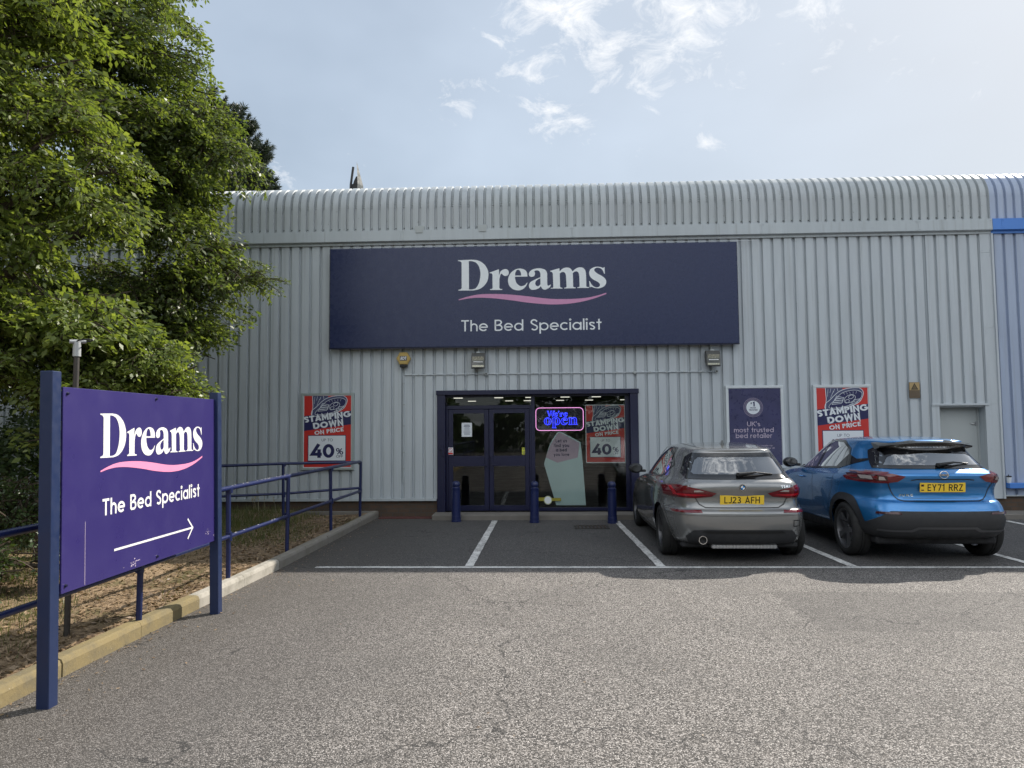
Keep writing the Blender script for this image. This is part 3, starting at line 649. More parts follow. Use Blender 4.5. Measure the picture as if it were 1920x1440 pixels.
# entrance: frame, transom light, double doors, shop window
FY = WY+.10
mb = MB()
mb.box(E0-.015, E0+.135, WY-.045, WY+.30, .095, EZ1-.02, bev=.005); mb.box(E1-.135, E1+.015, WY-.045, WY+.30, .095, EZ1-.02, bev=.005)
mb.box(E0-.03, E1+.03, WY-.06, WY+.30, EZ1-.075, EZ1+.01, bev=.005)
P_(mb.build('entrance_surround', M['navy'], shop))
XM = -.150
mb = MB()
mb.box(E0+.135, E1-.135, FY, FY+.07, EZ1-.115, EZ1-.075, bev=.003)
mb.box(XM-.035, XM+.035, FY-.01, FY+.08, .095, EZ1-.115, bev=.003)
mb.box(E0+.135, XM-.035, FY, FY+.07, 2.008, 2.075, bev=.003)
mb.box(XM+.035, E1-.135, FY, FY+.07, .095, .155, bev=.003)
mb.box(E0+.135, E0+.180, FY, FY+.07, .095, 2.007, bev=.003); mb.box(E1-.212, E1-.135, FY, FY+.07, .156, EZ1-.116); mb.box(XM-.065, XM-.0352, FY, FY+.07, .095, 2.007)
P_(mb.build('window_frame', M['navy'], shop))
M['glass'] = glass('shop_glass', (.92, .94, .92), 0.0, .62)
mb = MB(); mb.box(XM+.036, E1-.136, FY+.03, FY+.036, .156, EZ1-.116); P_(mb.build('window_pane', M['glass'], shop))
mb = MB(); mb.box(E0+.136, XM-.036, FY+.03, FY+.036, 2.076, EZ1-.116); P_(mb.build('transom_pane', M['glass'], shop))
XD0, XD1 = E0+.183, XM-.07; XC = (XD0+XD1)/2
for a, b, sgn in ((XD0, XC-.004, 1), (XC+.004, XD1, -1)):
    mb = MB(); st = .085
    mb.box(a, a+st, FY+.005, FY+.055, .10, 2.0, bev=.004); mb.box(b-st, b, FY+.005, FY+.055, .10, 2.0, bev=.004)
    mb.box(a+st, b-st, FY+.007, FY+.053, 1.925, 2.0); mb.box(a+st, b-st, FY+.007, FY+.053, .10, .20); mb.box(a+st, b-st, FY+.007, FY+.053, .93, 1.125)
    d_ = P_(mb.build('door', M['navy'], shop))
    mb = MB(); mb.box(a+st, b-st, FY+.027, FY+.033, .20, .93); mb.box(a+st, b-st, FY+.027, FY+.033, 1.125, 1.925)
    o = mb.build('door_glass', M['glass'], d_)
    hx = (b-.05) if sgn == 1 else (a+.05)
    mb = MB(); mb.box(hx-.022, hx+.022, FY-.012, FY+.005, .86, 1.10, bev=.004); mb.tube([(hx-.09*sgn*0, FY-.012, .95), (hx, FY-.05, .95), (hx-.10*sgn, FY-.05, .95)], .010, 8); mb.cyl((hx+.0, FY+.005, 1.24), (hx, FY-.012, 1.24), .02, n=12)
    o = mb.build('door_handle', M['navy'], d_)
# meter box / bracket on the left jamb
mb = MB(); mb.box(E0+.03, E0+.10, WY-.075, WY-.045, 1.24, 1.36, bev=.004); mb.box(E0+.08, E0+.125, WY-.085, WY-.06, 1.13, 1.26, M=None, bev=.004)
P_(mb.build('door_release_box', M['navy'], shop))
# shop floor, ceiling and back wall seen dimly through the glass
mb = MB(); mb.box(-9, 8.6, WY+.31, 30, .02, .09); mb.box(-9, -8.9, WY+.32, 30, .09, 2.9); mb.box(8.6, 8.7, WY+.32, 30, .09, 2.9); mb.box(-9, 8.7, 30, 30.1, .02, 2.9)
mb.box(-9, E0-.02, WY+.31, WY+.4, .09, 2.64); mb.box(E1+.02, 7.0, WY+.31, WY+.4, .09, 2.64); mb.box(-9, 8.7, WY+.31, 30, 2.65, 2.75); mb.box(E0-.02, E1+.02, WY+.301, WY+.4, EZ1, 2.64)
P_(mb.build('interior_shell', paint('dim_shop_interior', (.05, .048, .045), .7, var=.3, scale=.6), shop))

# neighbouring blue-grey unit
nb = empty('neighbouring_unit', (14, WY, 0), 'blue-grey ribbed metal unit with bright blue bands at the right edge', 'building')
mb = MB(); wall_sheet(mb, XJ+.03, XR, .36, 5.16, pitch=.1985, phase=4.60); P_(mb.build('wall', M['clad_b'], nb))
mb = MB(); roof_sheet(mb, XJ+.0, XR, phase=0.06); P_(mb.build('roof', M['clad_b'], nb, smooth=True, angle=30))
mb = MB(); flashing(mb, XJ+.004, XR, [8.5, 12, 16, 20, 24]); P_(mb.build('eaves_flashing', M['blue_band'], nb))
mb = MB(); mb.box(XJ+.04, XR, WY-.14, WY-.02, .49, .585, bev=.006); P_(mb.build('guard_band', M['blue_band'], nb))
mb = MB(); mb.box(XJ+.03, XR, WY-.022, WY+.04, .34, .362); P_(mb.build('base_flashing', M['band'], nb))
mb = MB(); mb.box(8.10, XR, WY+.035, WY+.3, -.02, .345); P_(mb.build('plinth', M['brick'], nb))
# inner blockers so no light passes through the roof void
mb = MB(); mb.box(XL+.1, XR-.1, WY+.12, WY+.30, 2.95, 5.7); mb.box(XL+.1, XR-.1, WY+.5, 27.9, 5.70, 5.8); mb.box(XL+.1, E0-.05, WY+.45, WY+.5, 0, 2.95); mb.box(E1+.05, 7.0, WY+.45, WY+.5, 0, 2.95); mb.box(8.75, XR-.1, WY+.4, WY+.5, 0, 2.95)
P_(mb.build('light_blockers', M['dark'], shop))
mb = MB(); mb.box(XL, XR, 27.9, 28.0, 0, 6.8); P_(mb.build('rear_wall', M['clad'], shop))
# ================================================================== THINGS ON THE WALL
def front(y): return lambda a, b, c=0.: (a, y-c, b)
# big fascia sign
fs = empty('fascia_sign', (-.15, WY, 4.13), 'large navy fascia board with white serif shop name above the entrance', 'sign')
SY = WY-.17
mb = MB(); mb.box(-3.95, 3.65, SY, WY-.04, 3.165, 5.055, bev=.006); P_(mb.build('panel', M['signblue'], fs))
mb = MB(); mb.box(-3.958, 3.658, SY+.012, SY+.05, 3.147, 3.164); mb.box(-3.962, -3.951, SY+.012, SY+.06, 3.147, 5.055); mb.box(3.651, 3.662, SY+.012, SY+.06, 3.147, 5.055); P_(mb.build('edge_trim', M['navy'], fs))
mb = MB(); sw = MB(); logo(mb, sw, front(SY), -1.525, 4.228, 2.765)
P_(mb.build('lettering', M['signwhite'], fs, fix=False)); P_(sw.build('wave_emblem', paint('fascia_pink', (.60, .27, .46), .4, var=.04), fs, fix=False))
mb = MB(); put_text(mb, 'The Bed Specialist', front(SY), -.163, 3.450, .212, w=.12, fit=2.61, lift=.0015); P_(mb.build('tagline', M['signwhite'], fs, fix=False))
# bird spikes along the top of the fascia
mb = MB(); mb.box(-3.98, 4.05, WY-.115, WY-.10, 5.085, 5.092)
for i in range(300):
    x = -3.97+8.0*i/299; mb.tube([(x, WY-.108, 5.09), (x+rnd.uniform(-.012, .012), WY-.135+rnd.uniform(-.02, .02), 5.165)], .0022, 4)
o = mb.build('bird_spikes', M['steel']); tag(o, 'row of thin bird spikes along the top of the fascia board', 'bird spikes')

def boot_poster(fn, mbs, k, W_=.658):
    """artwork 0..W_ x 0..1 scaled by k; mbs: dict of MB by ink"""
    T = lambda x, y: ((x-222)/1000*k, (1285-y)/1000*k)
    def poly(ink, pts, lift): mbs[ink].sheet([[T(*p) for p in pts]], lambda a, b: fn(a, b, lift))
    def line(pts, w, lift, ink='pwhite'):
        Lf, Rt = ribbon([T(*p) for p in pts], w/1000*k); n = len(Lf); mbs[ink].add([fn(q.x, q.y, lift) for q in Lf+Rt], [(i, i+1, n+i+1, n+i) for i in range(n-1)])
    poly('red', [(222, 285), (880, 285), (880, 1285), (222, 1285)], .001)
    poly('pnavy', [(222, 568), (880, 496), (880, 690), (222, 778)], .0014)
    leg = [(338, 286), (560, 286), (560, 400), (520, 560), (335, 560), (345, 430)]
    poly('pboot', leg, .0018)
    sole = smooth_loop([(330, 560), (335, 492), (395, 440), (455, 380), (520, 330), (600, 300), (690, 286, 1), (770, 286, 1), (812, 315), (825, 360), (805, 420), (770, 470), (700, 510), (600, 545), (480, 565), (400, 572)], 5)
    poly('pboot', sole, .0022); line(sole+[sole[0]], 7, .0034)
    inner = smooth_loop([(385, 548), (390, 505), (450, 450), (500, 395), (560, 350), (650, 322), (740, 318), (800, 345), (805, 385), (780, 430), (720, 480), (620, 520), (500, 545)], 5)
    poly('pnavy', inner, .0026); line(inner+[inner[0]], 5, .0034)
    line([(338, 286), (345, 430), (332, 556)], 7, .0035); line([(490, 286), (500, 330)], 5, .0035)
    for a in (((410, 290), (395, 350)), ((372, 300), (362, 400)), ((440, 330), (400, 420)), ((456, 300), (440, 345))): line(a, 4, .0035)
    for i in range(4):
        dx, dy = -i*17, i*30
        tr = [(478+dx, 392+dy), (575+dx*.4, 415+dy*.62), (555+dx*.4, 432+dy*.66), (468+dx, 412+dy)]; poly('pboot', tr, .003); line(tr+[tr[0]], 5, .0036)
    for i in range(3):
        dx, dy = -i*28, i*30
        tr = [(700+dx, 445+dy), (785+dx, 430+dy*.8), (775+dx, 452+dy*.8), (705+dx, 466+dy)]; poly('pboot', tr, .003); line(tr+[tr[0]], 5, .0036)
    for cx, cy, rx, ry in ((665, 405, 32, 24), (612, 462, 30, 22), (650, 428, 72, 50)):
        line([(cx+rx*math.cos(t*PI/8), cy+ry*math.sin(t*PI/8)-(.25*(rx*math.cos(t*PI/8)))) for t in range(17)], 5, .0037)
    for i in range(5): line([(560+i*45, 345-i*4), (585+i*36, 372-i*2)], 3, .0036)
    rot = math.radians(7.2)
    def tx(s, cx, cy, hh, w, fit, ink, lift=.0045, r_=0., sp=.11):
        a, b = T(cx, cy); put_text(mbs[ink], s, fn, a, b, hh/1000*k, w=w, fit=fit/1000*k, rot=r_, lift=lift, sp=sp)
    tx('STAMPING', 553, 622, 84, .24, 660, 'pwhite', r_=rot, sp=.06); tx('DOWN', 566, 728, 88, .25, 425, 'pwhite', r_=rot, sp=.06); tx('ON PRICE', 577, 810, 56, .22, 410, 'pwhite', r_=rot, sp=.08)
    poly('pnavy', [(278, 838), (812, 838), (812, 1202), (278, 1202)], .0045); poly('pwhite', [(287, 847), (803, 847), (803, 1193), (287, 1193)], .0049)
    tx('UP TO', 549, 925, 38, .11, 155, 'pnavy', .0055); tx('40', 488, 1155, 192, .225, 325, 'pnavy', .0055, sp=.04); tx('%', 723, 1108, 84, .15, 94, 'pnavy', .0055); tx('OFF', 723, 1153, 34, .14, 96, 'pnavy', .0055)
def wall_poster(name, x0, z0, w, h, frame_w, fm, label, glare=False):
    t = empty(name, (x0+w/2, WY, z0), label, 'poster'); t['group'] = 'framed posters on the wall'
    y = WY-.055
    mb = MB()
    for a, b, c, d in ((x0, x0+w, z0, z0+frame_w), (x0, x0+w, z0+h-frame_w, z0+h), (x0, x0+frame_w, z0+frame_w, z0+h-frame_w), (x0+w-frame_w, x0+w, z0+frame_w, z0+h-frame_w)): mb.box(a, b, y-.006, WY-.004, c, d, bev=.004)
    P_(mb.build('frame', fm, t)); mb = MB(); mb.box(x0+frame_w, x0+w-frame_w, y+.006, WY-.01, z0+frame_w, z0+h-frame_w); P_(mb.build('backing', M['pwhite'], t))
    return t, y+.006
def inks(mbs, t, names):
    for k_, nm in names.items():
        if mbs[k_].v: P_(mbs[k_].build(nm, M[k_], t, fix=False))
NM = {'red': 'red_print', 'pnavy': 'navy_print', 'pboot': 'boot_drawing', 'pwhite': 'white_print'}
def stamp_poster(x0, z0, w, h, fw, fm, label):
    t, y = wall_poster('framed_poster', x0, z0, w, h, fw, fm, label); iw = w-2*fw-.02; k = iw/.658; kz = (h-2*fw-.02)/1.0/k
    mbs = {q: MB() for q in NM}; xx, zz = x0+fw+.01, z0+fw+.01
    boot_poster(lambda a, b, c: (xx+a, y-c, zz+b*kz), mbs, k); inks(mbs, t, NM)
stamp_poster(-4.52, .885, 1.005, 1.45, .045, M['aludull'], 'red and navy stamping down sale poster on the wall left of the entrance')
stamp_poster(5.0, .87, 1.04, 1.52, .05, M['alu'], 'red and navy stamping down sale poster behind the blue car')
t, y = wall_poster('framed_poster', 3.41, .87, 1.05, 1.52, .05, M['alu'], 'dark indigo most trusted bed retailer poster behind the grey car')
mb = MB(); mb.box(3.465, 4.405, y-.003, y-.0002, .925, 2.335); P_(mb.build('indigo_print', M['indigo'], t))
fn = front(y-.003); cx = 3.905
mb = MB(); mb.sheet([[(cx+.125*math.cos(a*PI/20), 1.985+.125*math.sin(a*PI/20)) for a in range(40)]], lambda a, b: fn(a, b, .001)); P_(mb.build('round_badge', M['pwhite'], t, fix=False))
mb = MB()
for rr, ww in ((.142, .004), (.158, .003), (.174, .004)):
    Lf, Rt = ribbon([(cx+rr*math.cos(a*PI/24), 1.985+rr*math.sin(a*PI/24)) for a in range(49)], ww); n = len(Lf); mb.add([fn(q.x, q.y, .001) for q in Lf+Rt], [(i, i+1, n+i+1, n+i) for i in range(n-1)])
put_text(mb, "UK's", fn, cx, 1.64, .085, w=.13, fit=.235, lift=.001); put_text(mb, 'most trusted', fn, cx, 1.53, .088, w=.13, fit=.72, lift=.001); put_text(mb, 'bed retailer', fn, cx, 1.425, .088, w=.13, fit=.66, lift=.001)
put_text(mb, '*Voted #1 most trusted retailer for', fn, cx, 1.27, .028, w=.13, fit=.66, lift=.001); put_text(mb, 'mattress & sleep products in the UK', fn, cx, 1.225, .028, w=.13, fit=.74, lift=.001)
P_(mb.build('lilac_lettering', M['lilac'], t, fix=False))
mb = MB(); put_text(mb, '1', fn, cx+.012, 2.005, .08, w=.3, fit=.03, lift=.0024); put_text(mb, '#', fn, cx-.035, 2.045, .035, w=.2, lift=.0024); put_text(mb, 'MOST', fn, cx, 1.965, .026, w=.18, fit=.1, lift=.0024); put_text(mb, 'TRUSTED', fn, cx, 1.925, .028, w=.18, fit=.16, lift=.0024)
P_(mb.build('badge_lettering', M['pnavy'], t, fix=False))
# window poster, inside the glass
t = empty('window_poster', (1.2, FY, 1.0), 'red and navy stamping down sale poster inside the shop window', 'poster')
y = FY+.05; mb = MB(); mb.box(.838, 1.66, y, y+.004, .975, 2.07); P_(mb.build('backing', M['pwhite'], t))
mbs = {q: MB() for q in NM}; boot_poster(lambda a, b, c: (.852+a, y-c, .992+b*.98), mbs, 1.085); inks(mbs, t, NM)
# cut-out card standing in the window
t = empty('window_cutout', (.45, FY, .2), 'pillow shaped pale card cut-out with lilac flap in the shop window', 'display card')
out = smooth_loop([(.335, 1.565, 1), (.40, 1.55), (.735, 1.37), (.742, 1.355, 1), (.775, 1.0), (.825, .19, 1), (.27, .19, 1), (.05, .96, 1), (.075, 1.05), (.16, 1.32), (.29, 1.53)], 5)
y = FY+.062; mb = MB(); mb.prism(out, y, y+.01); P_(mb.build('card', paint('pillow_blue', (.60, .77, .80), .5, var=.12, scale=2.5), t))
flap = smooth_loop([(.335, 1.545, 1), (.40, 1.53), (.725, 1.355, 1), (.685, 1.08, 1), (.30, .985, 1), (.085, 1.085, 1), (.17, 1.31), (.30, 1.515)], 5)
mb = MB(); mb.sheet([flap], lambda a, b: (a, y-.0015, b)); P_(mb.build('flap', paint('pillow_lilac', (.56, .42, .54), .5, var=.06), t, fix=False))
mb = MB(); f2 = lambda a, b, c=0: (a, y-.0015-c, b)
for s_, zz, ww in (('Let us', 1.365, .215), ('find you', 1.280, .29), ('a bed', 1.195, .205), ('you love', 1.11, .295)): put_text(mb, s_, f2, .38, zz, .062, w=.18, fit=ww, lift=.001)
P_(mb.build('lettering', M['pnavy'], t, fix=False))
# round badge with yellow ribbon low in the window
t = empty('window_badge', (.2, FY, .25), 'round pale badge on a yellow band low on the shop window', 'sticker')
mb = MB(); mb.box(-.09, .06, FY+.021, FY+.024, .275, .34); mb.box(.16, .36, FY+.021, FY+.024, .275, .33); P_(mb.build('yellow_band', paint('yellow_sticker', (.28, .25, .03), .4, var=.05), t))
mb = MB(); mb.sheet([[(.115+.075*math.cos(a*PI/16), .29+.08*math.sin(a*PI/16)) for a in range(32)]], lambda a, b: (a, FY+.019, b)); P_(mb.build('disc', M['pwhite'], t, fix=False))
mb = MB(); Lf, Rt = ribbon([(.115+.068*math.cos(a*PI/16), .29+.073*math.sin(a*PI/16)) for a in range(33)], .008); n = len(Lf); mb.add([(q.x, FY+.018, q.y) for q in Lf+Rt], [(i, i+1, n+i+1, n+i) for i in range(n-1)]); P_(mb.build('ring', paint('lime_ring', (.4, .45, .05), .4), t, fix=False))
# notices stuck on the doors
mb = MB(); mb.box(-1.50, -1.305, FY+.021, FY+.023, 1.485, 1.75); o = mb.build('paper_notice', M['pwhite']); tag(o, 'white paper notice taped inside the left door glass', 'notice')
mb = MB()
for i in range(9): wd = rnd.uniform(.08, .13) if i else .10; mb.box(-1.40-wd/2, -1.40+wd/2, FY+.0196, FY+.0204, 1.70-i*.022, 1.706-i*.022+(.006 if i < 2 else 0))
mb.build('print', M['pboot'], o)
mb = MB(); mb.box(-1.758, -1.66, FY+.0030, FY+.0045, 1.15, 1.285); o = mb.build('warning_sticker', M['pwhite']); tag(o, 'small white and red prohibition sticker beside the left door', 'sticker')
mb = MB(); mb.box(-1.752, -1.666, FY+.0012, FY+.0026, 1.155, 1.19)
Lf, Rt = ribbon([(-1.709+.034*math.cos(a*PI/12), 1.24+.034*math.sin(a*PI/12)) for a in range(25)], .008); n = len(Lf); mb.add([(q.x, FY+.002, q.y) for q in Lf+Rt], [(i, i+1, n+i+1, n+i) for i in range(n-1)]); mb.add([(-1.735, FY+.002, 1.262), (-1.731, FY+.002, 1.266), (-1.683, FY+.002, 1.218), (-1.687, FY+.002, 1.214)], [(0, 1, 2, 3)])
mb.build('red_print', M['red'], o, fix=False)
mb = MB(); mb.box(-.362, -.262, FY+.021, FY+.023, 1.145, 1.275); o = mb.build('yellow_sticker', paint('lime_yellow_sticker', (.60, .62, .05), .5)); tag(o, 'small lime yellow sticker at the edge of the right door glass', 'sticker')
mb = MB(); [mb.box(-.35, -.275, FY+.0196, FY+.0204, z, z+.006) for z in (1.16, 1.18, 1.20, 1.235, 1.255)]; mb.build('print', M['pboot'], o)
# neon sign hung in the window
nn = empty('neon_sign', (.35, FY+.1, 1.8), 'lit blue neon we are open sign in a pink rounded outline, hung in window', 'neon sign')
NY = FY+.075
blue = emis('neon_blue_tube', (.04, .06, 1.0), 1.9); bluef = emis('neon_blue_face', (.005, .006, .55), .55); pinkn = emis('neon_pink_tube', (1.0, .38, .85), 1.2)
def rrect(x0, x1, z0, z1, r_): return arc(x1-r_, z1-r_, r_, r_, 0, 90, 7)+arc(x0+r_, z1-r_, r_, r_, 90, 180, 7)+arc(x0+r_, z0+r_, r_, r_, 180, 270, 7)+arc(x1-r_, z0+r_, r_, r_, 270, 360, 7)
mb = MB(); mb.tube([(a, NY, b) for a, b in rrect(-.095, .80, 1.592, 2.018, .075)], .0052, 8, closed=True); P_(mb.build('pink_outline', pinkn, nn, smooth=True))
mb = MB(); mb.prism(rrect(-.10, .805, 1.587, 2.023, .08), NY+.012, NY+.018); P_(mb.build('backboard', paint('neon_board', (.018, .014, .035), .3), nn))
mb = MB(); mb.tube([(.16, NY+.015, 2.02), (.16, NY+.015, 2.17)], .002, 5); mb.tube([(.55, NY+.015, 2.02), (.55, NY+.015, 2.17)], .002, 5); P_(mb.build('hanging_wire', M['steel'], nn))
GL = {
 'W': (430, [[(0, 370, 1), (120, 370, 1), (120, 356, 1), (92, 352, 1), (170, 120, 1), (238, 300, 1), (216, 370, 1), (330, 370, 1), (330, 356, 1), (308, 350, 1), (378, 120, 1), (436, 350, 1), (405, 356, 1), (405, 370, 1), (500, 370, 1), (500, 356, 1), (472, 350, 1), (372, 0, 1), (340, 0, 1), (262, 230, 1), (165, 0, 1), (132, 0, 1), (32, 350, 1), (0, 356, 1)]]),
 'o': (250, [[(0, 122), (40, 222), (122, 258), (204, 222), (245, 122), (204, 25), (122, -8), (40, 25)], [(78, 122), (90, 215), (122, 240), (155, 215), (167, 122), (155, 30), (122, 8), (90, 30)]]),
 'p': (275, [[(0, 240, 1), (105, 258, 1), (106, 225, 1), (165, 258), (235, 225), (262, 125), (235, 25), (160, -8), (108, 22, 1), (108, -95, 1), (140, -102, 1), (140, -118, 1), (0, -118, 1), (0, -102, 1), (28, -95, 1), (28, 225, 1), (0, 228, 1)], [(108, 195, 1), (140, 222), (172, 195), (182, 125), (170, 50), (140, 22), (108, 50, 1)]]),
 'n': (300, [[(0, 240, 1), (105, 258, 1), (106, 222, 1), (160, 252), (215, 255), (262, 222), (270, 165, 1), (270, 22, 1), (298, 15, 1), (298, 0, 1), (165, 0, 1), (165, 15, 1), (190, 22, 1), (190, 160, 1), (182, 205), (150, 218), (108, 190, 1), (108, 22, 1), (132, 15, 1), (132, 0, 1), (0, 0, 1), (0, 15, 1), (28, 22, 1), (28, 225, 1), (0, 228, 1)]]),
 "'": (70, [[(0, 345), (20, 368), (48, 362), (58, 330), (40, 290), (8, 262, 1), (2, 270, 1), (26, 300), (28, 318), (8, 322)]]),
}
for ch, x0 in (('e', 683), ('r', 468)):
    GL[ch] = (245 if ch == 'e' else 238, [[((q[0]-x0), 458-q[1])+tuple(q[2:]) for q in l] for l in SERIF[ch]])
tb, fb = MB(), MB()
def neon_word(word, x0, z0, k, kz):
    x = x0
    for c in word:
        adv, loops = GL[c]; ll = [[(x+a*k, z0+b*kz) for a, b in smooth_loop(l, 4)] for l in loops]
        fb.sheet(ll, lambda a, b: (a, NY+.008, b))
        for l in ll: tb.tube([(a, NY, b) for a, b in l], .0042, 5, closed=True)
        x += (adv+18)*k
neon_word("We're", .115, 1.855, .00030, .00028); neon_word('open', .06, 1.70, .00056, .00052)
P_(tb.build('blue_tube', blue, nn)); P_(fb.build('blue_face', bluef, nn, fix=False))

# ceiling lights inside the shop
lit = emis('lit_ceiling_strip', (1.0, .95, .85), .75)
for i, xx in enumerate((-3.9, -2.66, -1.35, -.35, .78, 1.78, 3.0)):
    for j, yy in enumerate((22.6, 25.4)):
        x = xx+(0, .25 if i < 3 else -.12)[j]+(.04*(i-3) if j else 0); mb = MB(); mb.box(x-.15, x+.15, yy, yy+.16, 2.62, 2.645)
        o = mb.build('ceiling_light', M['lgrey']); tag(o, 'slim lit strip light on the dark shop ceiling behind the glass', 'ceiling light', 'strip lights on the shop ceiling')
        mb = MB(); mb.box(x-.14, x+.14, yy-.002, yy+.15, 2.600, 2.619); mb.build('diffuser', lit, o)

# intruder alarm box
t = empty('alarm_box', (-2.572, WY, 2.96), 'yellow hexagonal alarm box with blue letters under the fascia board', 'alarm box')
hexa = [(-2.572+.135*math.cos(PI/3*i), 2.965+.135*math.sin(PI/3*i)) for i in range(6)]
mb = MB(); mb.prism(hexa, WY-.085, WY-.02); mb.prism([(-2.572+(a+2.572)*.84, 2.965+(b-2.965)*.84) for a, b in hexa], WY-.10, WY-.084); P_(mb.build('cover', paint('alarm_yellow', (.50, .35, .10), .4, var=.1), t))
mb = MB(); mb.box(-2.64, -2.50, WY-.10, WY-.02, 2.80, 2.855, bev=.008); P_(mb.build('strobe_lens', M['black'], t))
mb = MB(); mb.box(-2.635, -2.505, WY-.1025, WY-.1003, 2.925, 3.01); P_(mb.build('blue_panel', M['post'], t))
mb = MB(); put_text(mb, 'ADT', front(WY-.1025), -2.57, 2.937, .062, w=.22, fit=.118, lift=.0008, sp=.04); P_(mb.build('lettering', M['white'], t, fix=False))
# floodlights
def floodlight(x, z, label):
    t = empty('floodlight', (x, WY, z), label, 'floodlight', 'floodlights over the entrance')
    mb = MB(); w, h = .125, .15
    prof = [(WY-.05, z+h*.9), (WY-.12, z+h), (WY-.20, z+h*.55), (WY-.21, z-h*.9), (WY-.18, z-h), (WY-.06, z-h*.4)]
    mb.prism([(b, c) for b, c in prof], x-w, x+w, plane='yz'); P_(mb.build('housing', paint('floodlight_bronze', (.085, .085, .08), .5, var=.1), t))
    a = Vector((0, WY-.205, z+h*.50)); b = Vector((0, WY-.214, z-h*.82)); mb = MB()
    mb.add([(x-w+.012, a.y-.008, a.z), (x+w-.012, a.y-.008, a.z), (x+w-.012, b.y-.006, b.z), (x-w+.012, b.y-.006, b.z)], [(0, 1, 2, 3)]); P_(mb.build('front_glass', glass('flood_glass', (.85, .85, .8)), t, fix=False))
    mb = MB(); n = 10
    for i in range(n):
        u0, u1 = i/n, (i+1)/n; f_ = lambda q: (WY-.213+.006*math.cos((q-.5)*PI*1.3)+.0*q, z+h*.48-(h*1.28)*q)
        (ya, za), (yb, zb) = f_(u0), f_(u1); mb.add([(x-w+.018, ya+.004, za), (x+w-.018, ya+.004, za), (x+w-.018, yb+.004, zb), (x-w+.018, yb+.004, zb)], [(0, 1, 2, 3)])
    P_(mb.build('reflector', paint('aged_reflector', (.50, .48, .40), .25, .6, var=.25, scale=9), t, smooth=True, fix=False))
    mb = MB(); mb.cyl((x-w*.7, WY-.216, z-.03), (x+w*.7, WY-.216, z-.03), .009, n=8); P_(mb.build('lamp_tube', M['white'], t))
    mb = MB(); mb.box(x-.035, x+.035, WY-.12, WY-.02, z+h*.6, z+h*1.15); mb.box(x-.012, x+.012, WY-.05, WY-.01, z+h, 3.17); P_(mb.build('bracket', M['lgrey'], t))
floodlight(-1.155, 2.90, 'box floodlight nearer the yellow alarm box, under the fascia board')
floodlight(3.17, 2.89, 'box floodlight above the indigo poster, under the right end of the fascia board')
# conduit
t = empty('cable_conduit', (0, WY, 2.66), 'thin pale cable conduit running under the floodlights and down the wall', 'conduit')
mb = MB(); mb.tube([(-2.575, WY-.016, .65), (-2.575, WY-.016, 2.64), (-2.555, WY-.016, 2.662), (3.26, WY-.016, 2.662)], .0105, 8); P_(mb.build('pipe', M['clad'], t, smooth=True))
for x, r_ in ((-1.015, .034), (1.757, .032), (3.263, .034)):
    mb = MB(); mb.cyl((x, WY-.003, 2.662), (x, WY-.045, 2.662), r_, r_*.9, n=16); j = P_(mb.build('junction_box', M['lgrey'], t)); mb = MB(); mb.cyl((x, WY-.045, 2.662), (x, WY-.05, 2.662), r_*.45, n=10); mb.build('cap', M['black'] if x != 1.757 else M['lgrey'], j)
mb = MB()
for i in range(18): x = -2.3+i*.31; mb.box(x-.012, x+.012, WY-.03, WY-.002, 2.645, 2.679, bev=.002)
for z in (2.5, 2.1, 1.7, 1.2, .9): mb.box(-2.592, -2.558, WY-.03, WY-.002, z-.012, z+.012, bev=.002)
P_(mb.build('clips', M['lgrey'], t))
# warning plate
t = empty('warning_sign', (6.84, WY, 2.27), 'small faded yellow triangle warning plate on the wall left of the service door', 'sign')
mb = MB(); mb.box(6.745, 6.935, WY-.02, WY-.008, 2.13, 2.42); P_(mb.build('plate', paint('faded_brown_plate', (.13, .095, .06), .6, var=.3, scale=12), t))
mb = MB(); mb.box(6.75, 6.93, WY-.0225, WY-.0205, 2.275, 2.415); P_(mb.build('yellow_field', paint('faded_ochre', (.42, .30, .14), .6, var=.15, scale=10), t))
mb = MB(); mb.sheet([[(6.775, 2.285), (6.905, 2.285), (6.84, 2.405)], [(6.795, 2.297), (6.885, 2.297), (6.84, 2.382)]], lambda a, b: (a, WY-.0235, b)); mb.sheet([[(6.795, 2.297), (6.885, 2.297), (6.84, 2.382)]], lambda a, b: (a, WY-.0233, b), 1)
P_(mb.build('triangle', [M['black'], paint('triangle_brown', (.14, .10, .05), .6)], t, fix=False))
# coffee cup on the blue guard band
mb = MB(); c = (8.40, WY-.085, .586); mb.lathe([(0, 0), (.030, 0), (.031, .006), (.042, .105), (.0, .105)], 20, c); o = mb.build('coffee_cup', M['pwhite'], smooth=True, angle=40); tag(o, 'white takeaway coffee cup left on the blue band beside the blue car', 'cup')
mb = MB(); mb.lathe([(.044, .104), (.045, .112), (.040, .116), (.039, .126), (.0, .126)], 20, c); mb.cyl((c[0]-.012, c[1]-.01, c[2]+.125), (c[0]-.012, c[1]-.012, c[2]+.15), .007, n=6); mb.build('lid', M['black'], o, smooth=True, angle=40)
